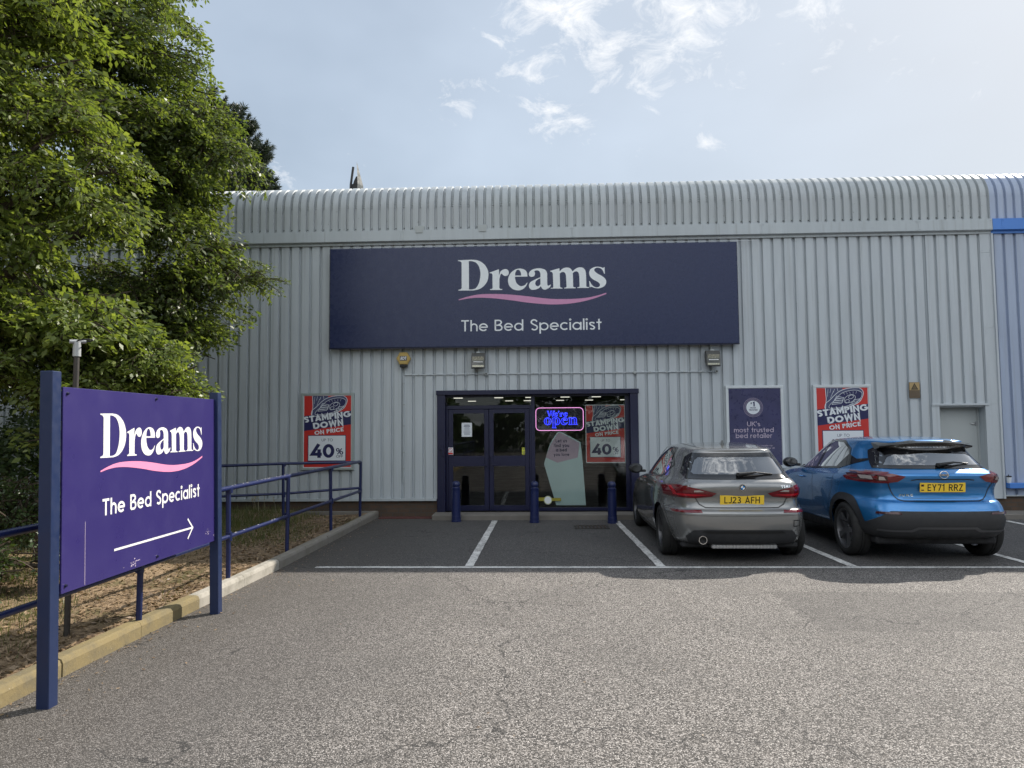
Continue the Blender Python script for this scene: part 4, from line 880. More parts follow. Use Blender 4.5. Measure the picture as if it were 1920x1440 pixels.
# object poking above the roof line
t = empty('roof_ladder', (-3.9, 15.5, 6.3), 'dark leaning post and grey blade sticking up behind the curved roof', 'roof fixture')
def rp(x, z): return ((x-655)*.0118-4.27, 15.6, 7.24+(352-z)*.0122-.03)
mb = MB(); mb.tube([(-4.29, 15.6, 6.5), rp(655, 352), rp(659.5, 319)], .028, 8); P_(mb.build('dark_post', M['black'], t))
mb = MB(); a = rp(671, 352); b = rp(666, 308); mb.add([(a[0]-.05, 15.55, 6.5), (a[0]+.05, 15.75, 6.5), (a[0]-.02, 15.55, a[2]), (a[0]+.06, 15.75, a[2]), (b[0], 15.6, b[2]), (a[0]+.0, 15.8, a[2])], [(0, 1, 3, 2), (2, 3, 4)])
P_(mb.build('grey_blade', paint('dark_grey_blade', (.05, .06, .06), .6, var=.1), t, fix=False))
mb = MB(); mb.prism([rp(659, 352)[::2], rp(671, 352)[::2], (rp(669, 0)[0], rp(0, 336)[2]), (rp(665, 0)[0], rp(0, 337)[2]), (rp(661, 0)[0], rp(0, 345)[2])], 15.6, 15.75); mb.box(-4.25, -4.08, 15.6, 15.75, 6.45, 7.22); P_(mb.build('dark_hood', M['black'], t))

# ================================================================== STREET FURNITURE
def bollard(x, y, label):
    prof = [(.088, 0), (.088, .03), (.083, .035), (.0825, .10), (.079, .105), (.074, .52), (.073, .565), (.077, .575), (.077, .592), (.058, .60), (.055, .612), (.066, .625), (.071, .65), (.066, .685), (.045, .708), (0, .716)]
    return prof
def make_bollard():
    t = empty('bollard', (0, 0, 0), '', 'bollard', 'bollards before the shop entrance'); prof = bollard(0, 0, '')
    mb = MB(); mb.lathe(prof[:9], 24); mb.build('shaft', M['rail'], t, smooth=True, angle=30)
    mb = MB(); mb.lathe(prof[8:], 24); mb.build('ball_cap', M['rail'], t, smooth=True, angle=40); return t
b0 = make_bollard()
BL = [(-1.517, 12.55, 'navy ball-topped bollard in front of the left shop door'), (-.13, 12.40, 'navy ball-topped bollard in front of the centre post between doors and window'), (1.21, 12.30, 'navy ball-topped bollard in front of the window, nearest the grey car')]
for i, (x, y, lb) in enumerate(BL):
    o = b0
    if i:
        o = b0.copy(); COL.objects.link(o)
        for ch in list(b0.children): c = ch.copy(); COL.objects.link(c); c.parent = o
    o.location = (x, y, 0); o.rotation_euler = (0, rnd.uniform(-.01, .01), rnd.uniform(0, 6)); o['label'] = lb
# drain grate
t = empty('drain_grate', (.82, 11.85, 0), 'rusty slotted drain grate set in the asphalt before the shop window', 'drain')
mb = MB(); mb.box(.53, 1.10, 11.60, 11.64, .001, .010); mb.box(.53, 1.10, 11.96, 12.0, .001, .010); mb.box(.53, .57, 11.64, 11.96, .001, .010); mb.box(1.06, 1.10, 11.64, 11.96, .001, .010); P_(mb.build('frame', paint('cast_iron', (.05, .045, .04), .7, .3, var=.3), t))
mb = MB(); [mb.box(.585+i*.062, .612+i*.062, 11.64, 11.96, .001, .009) for i in range(8)]; P_(mb.build('bars', paint('rusty_iron', (.07, .05, .04), .8, .2, var=.3), t))
mb = MB(); mb.box(.57, 1.06, 11.64, 11.96, .0005, .002); P_(mb.build('pit', M['black'], t))

# tubular railing
rl = empty('hand_railing', (-3.27, 5, 0), 'navy tubular railing with two rails along the kerb and back along the wall', 'railing')
RX = lambda y: -3.29+.006*(y-4) if y < 12.6 else -3.245
posts = [(RX(y), y) for y in (-8.6, -6.95, -5.3, -3.65, -2.0, -.35, 1.3, 2.65, 4.05, 5.70, 7.32, 8.99, 10.85, 12.55)]
back = [(-4.40, 11.95), (-5.75, 11.4), (-7.1, 10.85)]
def rail_r(y): return 1.045+.004*(y-7)
for i, (x, y) in enumerate(posts+back):
    zt = rail_r(y) if i < len(posts) else 1.07-.02*(i-len(posts)); mb = MB(); zt -= .0 
    mb.cyl((x, y, .03), (x+(.01 if i % 2 else -.012), y, zt-.012), .0245, n=12)
    q = P_(mb.build('post', M['rail'], rl, smooth=True))
    for za, zb in ((.50, .59), (zt-.05, zt-.005)): mb = MB(); mb.cyl((x, y, za), (x, y, zb), .033, n=12); mb.build('clamp', M['rail'], q, smooth=True)
def railing_tube(pts, nm, r_):
    mb = MB(); mb.tube(pts, r_, 12); P_(mb.build(nm, M['rail'], rl, smooth=True))
c0 = posts[-1]
railing_tube([(RX(y), y, rail_r(y)) for y in (-8.6, -2, 4, 8, 12.50)]+[(c0[0], c0[1]+.03, rail_r(12.5)-.012), (c0[0], c0[1]+.03, rail_r(12.5)-.04)], 'top_rail', .0255)
railing_tube([(RX(y)+.004, y, .545) for y in (-8.6, 0, 8, 12.55)], 'lower_rail', .0225)
railing_tube([(c0[0], c0[1], rail_r(12.5)-.01)]+[(x, y, 1.07-.02*i) for i, (x, y) in enumerate(back)], 'top_rail', .0255)
railing_tube([(c0[0], c0[1], .60)]+[(x, y, .56-.01*i) for i, (x, y) in enumerate(back)], 'lower_rail', .0225)
# chipped paint flecks showing bare metal
mb = MB()
for i in range(46):
    y = rnd.choice([rnd.uniform(7.3, 9.6), rnd.uniform(4.5, 12)]); z = rail_r(y)+.0255 if rnd.random() < .75 else .545+.0225
    x = RX(y)+.008; l_ = rnd.uniform(.006, .03); w_ = rnd.uniform(.003, .008); mb.add([(x, y-l_, z+.0002), (x+w_*1.4, y-l_*.2, z-.0012), (x+w_, y+l_, z-.001), (x-.003, y+l_*.4, z+.0003)], [(0, 1, 2, 3)])
P_(mb.build('paint_chips', M['white'], rl, fix=False))

# directional sign on two posts
ds = empty('directional_sign', (-2.96, 5.3, 0), 'purple shop direction board with pink wave and arrow on two blue posts', 'sign')
def lean(y): return .030 if y < 5 else .012
def lx(x, y, z):
    return x-.020*z
for (ya, yb, zt, xl) in ((4.20, 4.285, 2.03, -3.035), (6.345, 6.425, 2.0, -3.0)):
    mb = MB(); mb.box(xl, xl+.08, ya, yb, -.05, zt, bev=.004)
    mb.v = [(lx(x, y, z), y, z) for x, y, z in mb.v]; P_(mb.build('post', M['post'], ds))
PX = -2.949
fnp = lambda a, b, c=0.: (lx(PX+c, a, b), a, b)
mb = MB(); mb.box(PX-.012, PX, 4.292, 6.415, .655, 1.935, bev=.002); mb.v = [(lx(x, y, z), y, z) for x, y, z in mb.v]; P_(mb.build('panel', M['purple'], ds))
mb = MB(); mb.box(PX-.045, PX-.0125, 4.29, 6.34, .67, .71); mb.box(PX-.045, PX-.0125, 4.29, 6.34, 1.87, 1.91); mb.v = [(lx(x, y, z), y, z) for x, y, z in mb.v]; P_(mb.build('back_batten', M['post'], ds))
mb = MB(); sw = MB(); logo(mb, sw, fnp, 4.665, 1.478, 1.44, 1.0); P_(mb.build('lettering', M['white'], ds, fix=False)); P_(sw.build('wave_emblem', M['pink'], ds, fix=False))
mb = MB(); put_text(mb, 'The Bed Specialist', fnp, 5.375, 1.083, .113, w=.15, fit=1.36, lift=.0015); P_(mb.build('tagline', M['white'], ds, fix=False))
mb = MB()
for seg in ([(4.83, .832), (5.93, .832)], [(5.85, .915), (5.935, .832), (5.85, .75)]):
    Lf, Rt = ribbon(seg, .0155); n = len(Lf); lf = .0015 if len(seg) == 2 else .0017; mb.add([fnp(q.x, q.y, lf) for q in Lf+Rt], [(i, i+1, n+i+1, n+i) for i in range(n-1)])
P_(mb.build('arrow', M['white'], ds, fix=False))
mb = MB()
for y, z in ((4.33, 1.895), (5.36, 1.90), (6.375, 1.885), (4.33, .70), (5.38, .69), (6.375, .70)):
    mb.add([], []); c0_ = fnp(y, z, 0); mb.cyl(c0_, (c0_[0]+.012, c0_[1], c0_[2]), .011, .008, n=8)
P_(mb.build('screws', M['navy'], ds))
mb = MB()
mb.add([fnp(4.515, .665, .001), fnp(4.519, .665, .001), fnp(4.518, 1.07, .001), fnp(4.515, 1.07, .001)], [(0, 1, 2, 3)])
for _ in range(38):
    y, z = rnd.choice([(5.10, .70), (6.36, .70), (6.38, .75), (6.2, .76), (5.06, .70)]); y += rnd.gauss(0, .035); z += rnd.gauss(0, .012)
    if z < .66 or y > 6.41: continue
    a, b = rnd.uniform(.002, .012), rnd.uniform(.001, .005); mb.add([fnp(y-a, z-b, .001), fnp(y+a, z-b*.3, .001), fnp(y+a*.6, z+b, .001), fnp(y-a*.5, z+b*.8, .001)], [(0, 1, 2, 3)])
P_(mb.build('scratches', M['lilac'], ds, fix=False))
# old lamp pole behind the sign
t = empty('capped_pole', (-3.70, 5.44, .1), 'thin rusty grey pole with a pale cap behind the purple board', 'pole')
mb = MB(); mb.cyl((-3.70, 5.44, .03), (-3.685, 5.44, 2.26), .0225, .021, n=14); P_(mb.build('shaft', paint('rusty_grey_pole', (.07, .062, .055), .6, .4, var=.5, scale=8), t, smooth=True))
mb = MB(); mb.cyl((-3.685, 5.44, 2.25), (-3.685, 5.44, 2.345), .030, .029, n=16); mb.lathe([(.029, 0), (.028, .02), (0, .03)], 14, (-3.685, 5.44, 2.345)); mb.cyl((-3.72, 5.40, 2.365), (-3.64, 5.48, 2.372), .016, n=8)
P_(mb.build('cap', paint('pale_cap', (.42, .43, .43), .45, .2), t, smooth=True, angle=50))
mb = MB(); mb.tube([(-3.665+.055*math.cos(a)+.03, 5.46+.05*math.sin(a), 2.378+.008*math.cos(a)) for a in np.linspace(0, 2*PI, 18)[:-1]], .006, 6, closed=True); P_(mb.build('wire_loop', M['dark'], t))
# ================================================================== CARS
def car_paint(name, c, flake=.4):
    s = NT(name); s.base(c); s.set(metal=flake, rough=.27, coat=1.0, coatr=.04, spec=.5); return s.m
M['tyre'] = paint('tyre_rubber', (.018, .018, .018), .85, var=.2, bump=.2)
M['gloss'] = paint('gloss_black', (.008, .008, .009), .12, var=0, coat=.6)
M['trim'] = paint('grey_black_trim', (.030, .031, .034), .6, var=.1)
M['chrome'] = paint('chrome', (.75, .75, .76), .12, 1., var=0)
M['carglass'] = glass('dark_car_glass', (.20, .22, .23), 0.0, 2.6)
M['rearglass'] = glass('reflective_rear_glass', (.17, .19, .20), 0.0, 4.6)
M['redlens'] = paint('red_lens', (.14, .004, .009), .12, var=.1, coat=.8)
M['redglow'] = paint('bright_red_lens', (.48, .008, .02), .15, var=0, coat=.8)
M['darklens'] = paint('smoked_lens', (.05, .004, .006), .1, var=0, coat=.8)
M['clearlens'] = paint('clear_lens', (.45, .40, .38), .15, .3, var=0, coat=.8)
M['plate'] = paint('yellow_plate', (.86, .58, .045), .4, var=.05)
M['ink'] = paint('plate_ink', (.008, .008, .008), .5, var=0)
M['seat'] = paint('dark_seat_cloth', (.025, .025, .028), .9, var=.1)

def cr4(P0, P1, P2, P3, t):
    return .5*((2*P1)+(-P0+P2)*t+(2*P0-5*P1+4*P2-P3)*t*t+(-P0+3*P1-3*P2+P3)*t**3)
def car_shell(rings, su=18, sv=5):
    """rings: (zr, zm, zf, w_corner, w_rear, w_mid, w_front, w_fc, yr, cr, yf, cf)"""
    A = []
    for (zr, zm, zf, wc, wr, wm, wf, wfc, yr, c, yf, cf) in rings:
        span = (yf-cf)-(yr+c); y4, y5, y6 = yr+c+span*.15, yr+c+span*.5, yr+c+span*.85
        pts = [(0, yr), (.50*wc, yr+.07*c), (.84*wc, yr+.30*c), (wc, yr+c), (wr, y4), (wm, y5), (wf, y6), (wfc, yf-cf), (.80*wfc, yf-.38*cf), (.45*wfc, yf-.1*cf), (0, yf)]
        row = []
        for x, y in pts:
            t = (y-yr)/max(1e-6, yf-yr); z = zr+(zm-zr)*min(1, t*2) if t < .5 else zm+(zf-zm)*(t-.5)*2
            row.append((x, y, z))
        A.append(row)
    A = np.array(A, float)
    # around
    def dens(A, s_):
        n = A.shape[1]; out = []
        for i in range(n-1):
            P0 = A[:, i-1] if i else A[:, 1]*np.array([-1, 1, 1]); P3 = A[:, i+2] if i+2 < n else A[:, n-2]*np.array([-1, 1, 1])
            for k in range(s_): out.append(cr4(P0, A[:, i], A[:, i+1], P3, k/s_))
        out.append(A[:, n-1]); return np.stack(out, 1)
    B_ = dens(A, su); n = B_.shape[0]; out = []
    for i in range(n-1):
        P0 = B_[max(i-1, 0)]; P3 = B_[min(i+2, n-1)]
        for k in range(sv): out.append(cr4(P0, B_[i], B_[i+1], P3, k/sv))
    out.append(B_[n-1]); H = np.stack(out, 0)
    H[:, 0, 0] = 0; H[:, -1, 0] = 0; H[..., 0] = np.maximum(H[..., 0], 0)
    Mx = H[:, ::-1].copy(); Mx[..., 0] *= -1
    full = np.concatenate([H, Mx[:, 1:-1]], 1)         # closed ring
    return full
def in_poly(px, py, poly):
    c = np.zeros(px.shape, bool); n = len(poly); j = n-1
    for i in range(n):
        xi, yi = poly[i][:2]; xj, yj = poly[j][:2]
        cond = ((yi > py) != (yj > py)) & (px < (xj-xi)*(py-yi)/(yj-yi+1e-12)+xi); c ^= cond; j = i
    return c
class Car:
    def __init__(s, root, rings, cuts, paintm):
        s.root = root; G = car_shell(rings); nv, nu = G.shape[:2]; s.V = G.reshape(-1, 3); idx = np.arange(nv*nu).reshape(nv, nu)
        F = np.stack([idx[:-1], np.roll(idx, -1, 1)[:-1], np.roll(idx, -1, 1)[1:], idx[1:]], -1).reshape(-1, 4)
        s.bvh = BVHTree.FromPolygons([tuple(p) for p in s.V], [tuple(int(i) for i in q) for q in F])
        C_ = s.V[F].mean(1); e1 = s.V[F[:, 2]]-s.V[F[:, 0]]; e2 = s.V[F[:, 3]]-s.V[F[:, 1]]; N_ = np.cross(e1, e2); N_ /= np.linalg.norm(N_, axis=1)[:, None]+1e-9
        keep = np.ones(len(F), bool)
        for view, poly in cuts:
            if view == 'side': ins = in_poly(C_[:, 1], C_[:, 2], poly) & (np.abs(N_[:, 0]) > .30) & (np.abs(C_[:, 0]) > .4)
            elif view == 'rear': ins = in_poly(C_[:, 0], C_[:, 2], poly) & (C_[:, 1] < 1.2) & (C_[:, 1] > -1)
            elif view == 'front': ins = in_poly(C_[:, 0], C_[:, 2], poly) & (C_[:, 1] > 2.0)
            keep &= ~ins
        s.body = npmesh('body', s.V, F[keep], paintm, root, smooth=True)
        bm = bmesh.new(); bm.from_mesh(s.body.data); bmesh.ops.remove_doubles(bm, verts=bm.verts, dist=1e-5); bmesh.ops.recalc_face_normals(bm, faces=bm.faces); bm.to_mesh(s.body.data); bm.free()
        s.paintm = paintm
    def hit(s, view, a, b, off=0., side=1):
        if view == 'side': o, d = Vector((2*side, a, b)), Vector((-side, 0, 0))
        elif view == 'rear': o, d = Vector((a, -2, b)), Vector((0, 1, 0))
        elif view == 'front': o, d = Vector((a, 7, b)), Vector((0, -1, 0))
        else: o, d = Vector((a, b, 4)), Vector((0, 0, -1))
        loc, n, i, dist = s.bvh.ray_cast(o, d)
        if loc is None: return None
        if n.dot(d) > 0: n = -n
        return loc+n*off
    def decal(s, name, view, poly, mat, off=.004, parent=None, side=1, step=.04, holes=(), thick=.0, extra=None):
        """an outline laid onto the curved body"""
        P = []
        def dense(lp):
            out = []
            for i, p in enumerate(lp):
                q = lp[(i+1) % len(lp)]; d = math.hypot(q[0]-p[0], q[1]-p[1]); k = max(1, int(d/step))
                out += [(p[0]+(q[0]-p[0])*t/k, p[1]+(q[1]-p[1])*t/k) for t in range(k)]
            return out
        loops = [dense(poly)]+[dense(h) for h in holes]; pts = []; edges = []
        for lp in loops:
            b = len(pts); pts += lp; edges += [(b+i, b+(i+1) % len(lp)) for i in range(len(lp))]
        xs_ = [p[0] for p in poly]; ys_ = [p[1] for p in poly]
        ga = np.arange(min(xs_), max(xs_), step); gb = np.arange(min(ys_), max(ys_), step)
        if len(ga) and len(gb):
            GA, GB = np.meshgrid(ga+step*.37, gb+step*.41); GA, GB = GA.ravel(), GB.ravel(); k = in_poly(GA, GB, poly)
            for h in holes: k &= ~in_poly(GA, GB, h)
            pts += list(zip(GA[k].tolist(), GB[k].tolist()))
        v, e, fcs, *_ = geometry.delaunay_2d_cdt([Vector(p) for p in pts], edges, [], 0, 1e-6)
        W3 = []; ok = []
        for q in v:
            h = s.hit(view, q.x, q.y, off, side); ok.append(h is not None); W3.append(h if h is not None else Vector((0, 0, 0)))
        ff = []
        for t in fcs:
            if not all(ok[i] for i in t): continue
            c = np.mean([[v[i].x, v[i].y] for i in t], 0); ca, cb = np.array([c[0]]), np.array([c[1]])
            if not in_poly(ca, cb, poly)[0] or any(in_poly(ca, cb, h)[0] for h in holes): continue
            if max((W3[t[i]]-W3[t[i-1]]).length for i in range(3)) > step*9: continue
            ff.append(tuple(t))
        mb = MB(); mb.add(W3, ff); o = mb.build(name, mat, parent or s.root, smooth=True, fix=False); return o
    def line(s, name, view, pts, w=.006, mat=None, off=.0015, parent=None, side=1, step=.03, mb=None):
        D = []
        for p, q in zip(pts, pts[1:]):
            k = max(1, int(math.hypot(q[0]-p[0], q[1]-p[1])/step)); D += [(p[0]+(q[0]-p[0])*t/k, p[1]+(q[1]-p[1])*t/k) for t in range(k)]
        D.append(pts[-1]); Lf, Rt = ribbon(D, w); own = mb is None; mb = mb or MB(); H = [(s.hit(view, a.x, a.y, off, side), s.hit(view, b.x, b.y, off, side)) for a, b in zip(Lf, Rt)]
        for (a, b), (c, d) in zip(H, H[1:]):
            if None not in (a, b, c, d) and (a-c).length < .15: mb.add([a, b, d, c], [(0, 1, 2, 3)])
        if own: return mb.build(name, mat or M['black'], parent or s.root, fix=False)
def mir(poly): return [(-a, b) for a, b in poly][::-1]
def circ(cx, cy, r_, a0=0, a1=360, n=28): return arc(cx, cy, r_, r_, a0, a1, n)
def wheel(root, x, y, R_, wd, side, rim_r, rimmat, spokes=5, style='star'):
    t = bpy.data.objects.new('wheel', None); COL.objects.link(t); t.parent = root; t.location = (x, y, R_); t.rotation_euler = (rnd.uniform(0, 1.2), 0, 0)
    h = wd/2; mb = MB(); R = R_
    mb.lathe([(rim_r, -h*.86), (rim_r+.012, -h), (R-.035, -h*1.02), (R-.008, -h*.82), (R, -h*.6), (R, -h*.2), (R-.008, -h*.18), (R-.008, -h*.12), (R, -h*.1), (R, h*.1), (R-.008, h*.12), (R-.008, h*.18), (R, h*.2), (R, h*.6), (R-.008, h*.82), (R-.035, h*1.02), (rim_r+.012, h), (rim_r, h*.86)], 40, axis='x')
    mb.build('tyre', M['tyre'], t, smooth=True, angle=50)
    mb = MB(); o_ = h*.80*side
    mb.lathe([(rim_r+.002, side*h*.9), (rim_r-.012, side*h*.86), (rim_r-.02, side*h*.5), (rim_r-.03, -side*h*.8)], 40, axis='x')
    mb.lathe([(0, o_*.72), (.055, o_*.72), (.065, o_*.5), (.065, 0)], 16, axis='x')
    for i in range(spokes):
        a = 2*PI*i/spokes; ca, sa = math.cos(a), math.sin(a)
        def sp(pts):
            vs = []
            for (r_, w_, xx) in pts: vs += [(xx, r_*ca-w_*sa, r_*sa+w_*ca), (xx, r_*ca+w_*sa, r_*sa-w_*ca), (xx-side*.03, r_*ca+w_*sa, r_*sa-w_*ca), (xx-side*.03, r_*ca-w_*sa, r_*sa+w_*ca)]
            k = len(pts); fs = [(0, 1, 2, 3), tuple(4*(k-1)+j for j in (3, 2, 1, 0))]
            for q in range(k-1): fs += [(4*q+j, 4*q+(j+1) % 4, 4*q+4+(j+1) % 4, 4*q+4+j) for j in range(4)]
            mb.add(vs, fs)
        if style == 'star': sp([(.05, .045, o_*.7), (.14, .022, o_*.86), (rim_r-.015, .046, o_*.95)])
        else: sp([(.05, .022, o_*.7), (.14, .012, o_*.84), (rim_r-.015, .011, o_*.92)])
    mb.build('rim', rimmat, t, smooth=True, angle=30)
    mb = MB(); mb.cyl((-side*.02, 0, 0), (-side*.035, 0, 0), rim_r*.80, n=24); mb.build('brake_disc', M['steel'], t)
    return t
def plate(car, text, z, tilt, ybase, w=.52, h=.111, band=False):
    root = car.root; M_ = Matrix.Translation((0, ybase, z)) @ Matrix.Rotation(tilt, 4, 'X')
    mb = MB(); mb.box(-w/2, w/2, -.006, .004, -h/2, h/2, bev=.0015, M=M_); p = mb.build('number_plate', M['plate'], root)
    mb = MB(); fn = lambda a, b, c=0: tuple(M_ @ Vector((a, -.0062-c, b))); put_text(mb, text, fn, .028 if band else 0, -.040, .079, w=.155, fit=(.42 if not band else .405), lift=.0004, sp=.15)
    mb.build('plate_lettering', M['ink'], p, fix=False)
    if band:
        mb = MB(); mb.add([fn(a, b, .0005) for a, b in ((-w/2+.012, .012), (-w/2+.045, .012), (-w/2+.045, .038), (-w/2+.012, .038))], [(0, 1, 2, 3)]); mb.add([fn(a, b, .0005) for a, b in ((-w/2+.012, -.038), (-w/2+.045, -.038), (-w/2+.045, -.025), (-w/2+.012, -.025))], [(0, 1, 2, 3)]); mb.build('plate_band', M['darklens'], p, fix=False)
    return p
def cabin(root, z0, yf, yr, w):
    mb = MB(); mb.box(-w, w, yr, yf, z0-.60, z0-.52); 
    for sx in (-.36, .36):
        mb.box(sx-.24, sx+.24, yf-1.45, yf-.95, z0-.52, z0-.38, bev=.05)
        Mx = Matrix.Translation((sx, yf-1.45, z0-.50)) @ Matrix.Rotation(.25, 4, 'X'); mb.box(-.24, .24, -.06, .07, 0, .62, bev=.05, M=Mx); mb.box(-.13, .13, -.04, .06, .65, .80, bev=.04, M=Mx)
    Mx = Matrix.Translation((0, yr+.55, z0-.46)) @ Matrix.Rotation(.2, 4, 'X'); mb.box(-w+.08, w-.08, -.06, .07, 0, .52, bev=.05, M=Mx)
    for sx in (-.38, 0, .38): mb.box(sx-.12, sx+.12, -.04, .05, .53, .66, bev=.03, M=Mx)
    mb.box(-w+.02, w-.02, yr+.12, yr+.5, z0-.12, z0-.09)
    mb.box(-w+.03, w-.03, yf-.35, yf+.1, z0-.18, z0-.02, bev=.04); mb.build('seats', M['seat'], root)
def mirror(car, x, y, z, s_, mat):
    mb = MB(); mb.lathe([(0, -.10), (.05, -.095), (.075, -.06), (.082, 0), (.07, .05), (.0, .075)], 16)
    mb.v = [(x+s_*(a*1.35+.02), y+c*.9, z+b*.95) for a, b, c in mb.v]
    o = mb.build('door_mirror', mat, car.root, smooth=True, angle=60)
    mb = MB(); mb.box(min(x-s_*.14, x-s_*.02), max(x-s_*.14, x-s_*.02), y-.02, y+.04, z-.06, z-.02, bev=.01); mb.build('mirror_stalk', M['black'], o)
    mb = MB(); mb.sheet([[(x+s_*.02+.072*math.cos(i*PI/10), z+.050*math.sin(i*PI/10)) for i in range(20)]], lambda a, b: (a, y-.092, b)); mb.build('mirror_glass', M['gloss'], o, fix=False)
def wiper(root, car, piv, tip, z0):
    a = car.hit('rear', piv[0], piv[1], .03); b = car.hit('rear', (piv[0]+tip[0])/2, (piv[1]+tip[1])/2+.012, .035); c = car.hit('rear', tip[0], tip[1], .015)
    if None in (a, b, c): return
    mb = MB(); mb.tube([a, b], [.022, .013], 8); mb.tube([b, c], [.011, .006], 8); mb.tube([a+Vector((0, .03, 0)), a-Vector((0, .012, 0))], .022, 10)
    a2 = car.hit('rear', piv[0]+.06*(1 if tip[0] > piv[0] else -1), piv[1]-.012, .008)
    if a2: mb.tube([a2, c], .006, 6)
    mb.build('rear_wiper', M['black'], root, smooth=True)
def fin(root, car, y, mat):
    h = car.hit('top', 0, y); z = h.z if h else 1.4; mb = MB()
    mb.add([(-.028, y-.02, z-.01), (.028, y-.02, z-.01), (.018, y+.17, z-.012), (-.018, y+.17, z-.012), (-.006, y-.03, z+.062), (.006, y-.03, z+.062), (.004, y+.02, z+.058), (-.004, y+.02, z+.058)], [(0, 1, 5, 4), (1, 2, 6, 5), (2, 3, 7, 6), (3, 0, 4, 7), (4, 5, 6, 7), (0, 3, 2, 1)])
    mb.build('shark_fin', mat, root)
def underside(root, x, y0, y1, z0, z1):
    mb = MB(); mb.box(-x, x, y0, y1, z0, z1, bev=.02); mb.build('underbody', M['dark'], root)

# ---- grey hatchback
bmw = empty('parked_car', (2.40, 8.56, 0), 'metallic grey hatchback parked nose-in to the shop', 'car', 'cars parked facing the shop', rz=-.012)
GREY = car_paint('gunmetal_paint', (.25, .252, .25), .55)
#        zr    zm    zf    wc   wr    wm    wf   wfc   yr    c    yf    cf
RB = [(.225, .20, .215, .60, .66, .70, .66, .55, .20, .30, 4.05, .35),
      (.25, .185, .20, .74, .80, .82, .80, .68, .10, .34, 4.20, .40),
      (.36, .26, .30, .775, .865, .865, .86, .72, .035, .36, 4.28, .42),
      (.47, .42, .46, .800, .895, .875, .885, .74, .005, .36, 4.31, .42),
      (.575, .58, .56, .805, .90, .882, .89, .74, .000, .36, 4.31, .42),
      (.625, .66, .63, .800, .90, .885, .89, .74, .010, .36, 4.30, .42),
      (.665, .71, .67, .770, .892, .885, .885, .74, .060, .34, 4.28, .42),
      (.76, .77, .70, .765, .885, .885, .88, .73, .080, .33, 4.25, .42),
      (.84, .83, .74, .775, .885, .882, .87, .72, .055, .33, 4.18, .45),
      (.90, .875, .80, .770, .870, .875, .85, .70, .035, .35, 4.02, .50),
      (.965, .915, .855, .735, .845, .862, .82, .68, .050, .36, 3.72, .45),
      (1.01, .95, .90, .690, .800, .835, .79, .66, .110, .34, 3.40, .40),
      (1.04, .985, .94, .675, .770, .805, .76, .64, .155, .34, 3.14, .30),
      (1.15, 1.12, 1.09, .630, .715, .740, .70, .60, .255, .36, 2.84, .26),
      (1.26, 1.26, 1.24, .580, .650, .665, .63, .55, .350, .38, 2.55, .22),
      (1.325, 1.355, 1.33, .545, .595, .600, .57, .52, .385, .38, 2.36, .20),
      (1.352, 1.398, 1.375, .500, .54, .54, .51, .47, .385, .40, 2.24, .20),
      (1.366, 1.420, 1.392, .36, .39, .39, .37, .34, .42, .42, 2.16, .20),
      (1.370, 1.432, 1.398, .15, .17, .17, .16, .15, .46, .42, 2.12, .20),
      (1.372, 1.434, 1.400, .001, .001, .001, .001, .001, .48, .42, 2.10, .20)]
AX = (.79, 3.46); WR = .322
win_f = [(2.02, .985), (2.86, .975), (2.88, 1.0), (2.52, 1.20), (2.22, 1.315), (2.0, 1.345), (1.94, 1.345)]
win_r = [(.95, 1.035), (1.05, 1.01), (1.94, .985), (1.86, 1.345), (1.35, 1.335), (1.02, 1.27), (.80, 1.15)]
rearw = [(-.585, 1.045), (.585, 1.045), (.60, 1.075), (.525, 1.24), (.47, 1.285), (-.47, 1.285), (-.525, 1.24), (-.60, 1.075)]
frontw = [(-.66, .99), (.66, .99), (.57, 1.29), (.50, 1.33), (-.50, 1.33), (-.57, 1.29)]
cuts = [('side', win_f), ('side', win_r), ('rear', rearw), ('front', frontw)]
def arch_poly(y, r_, z=WR): return [(y-r_, .0)]+[(a, b) for a, b in arc(y, z, r_, r_, 180, 0, 28)]+[(y+r_, .0)]
for y in AX: cuts.append(('side', arch_poly(y, .352)))
car = Car(bmw, RB, cuts, GREY)
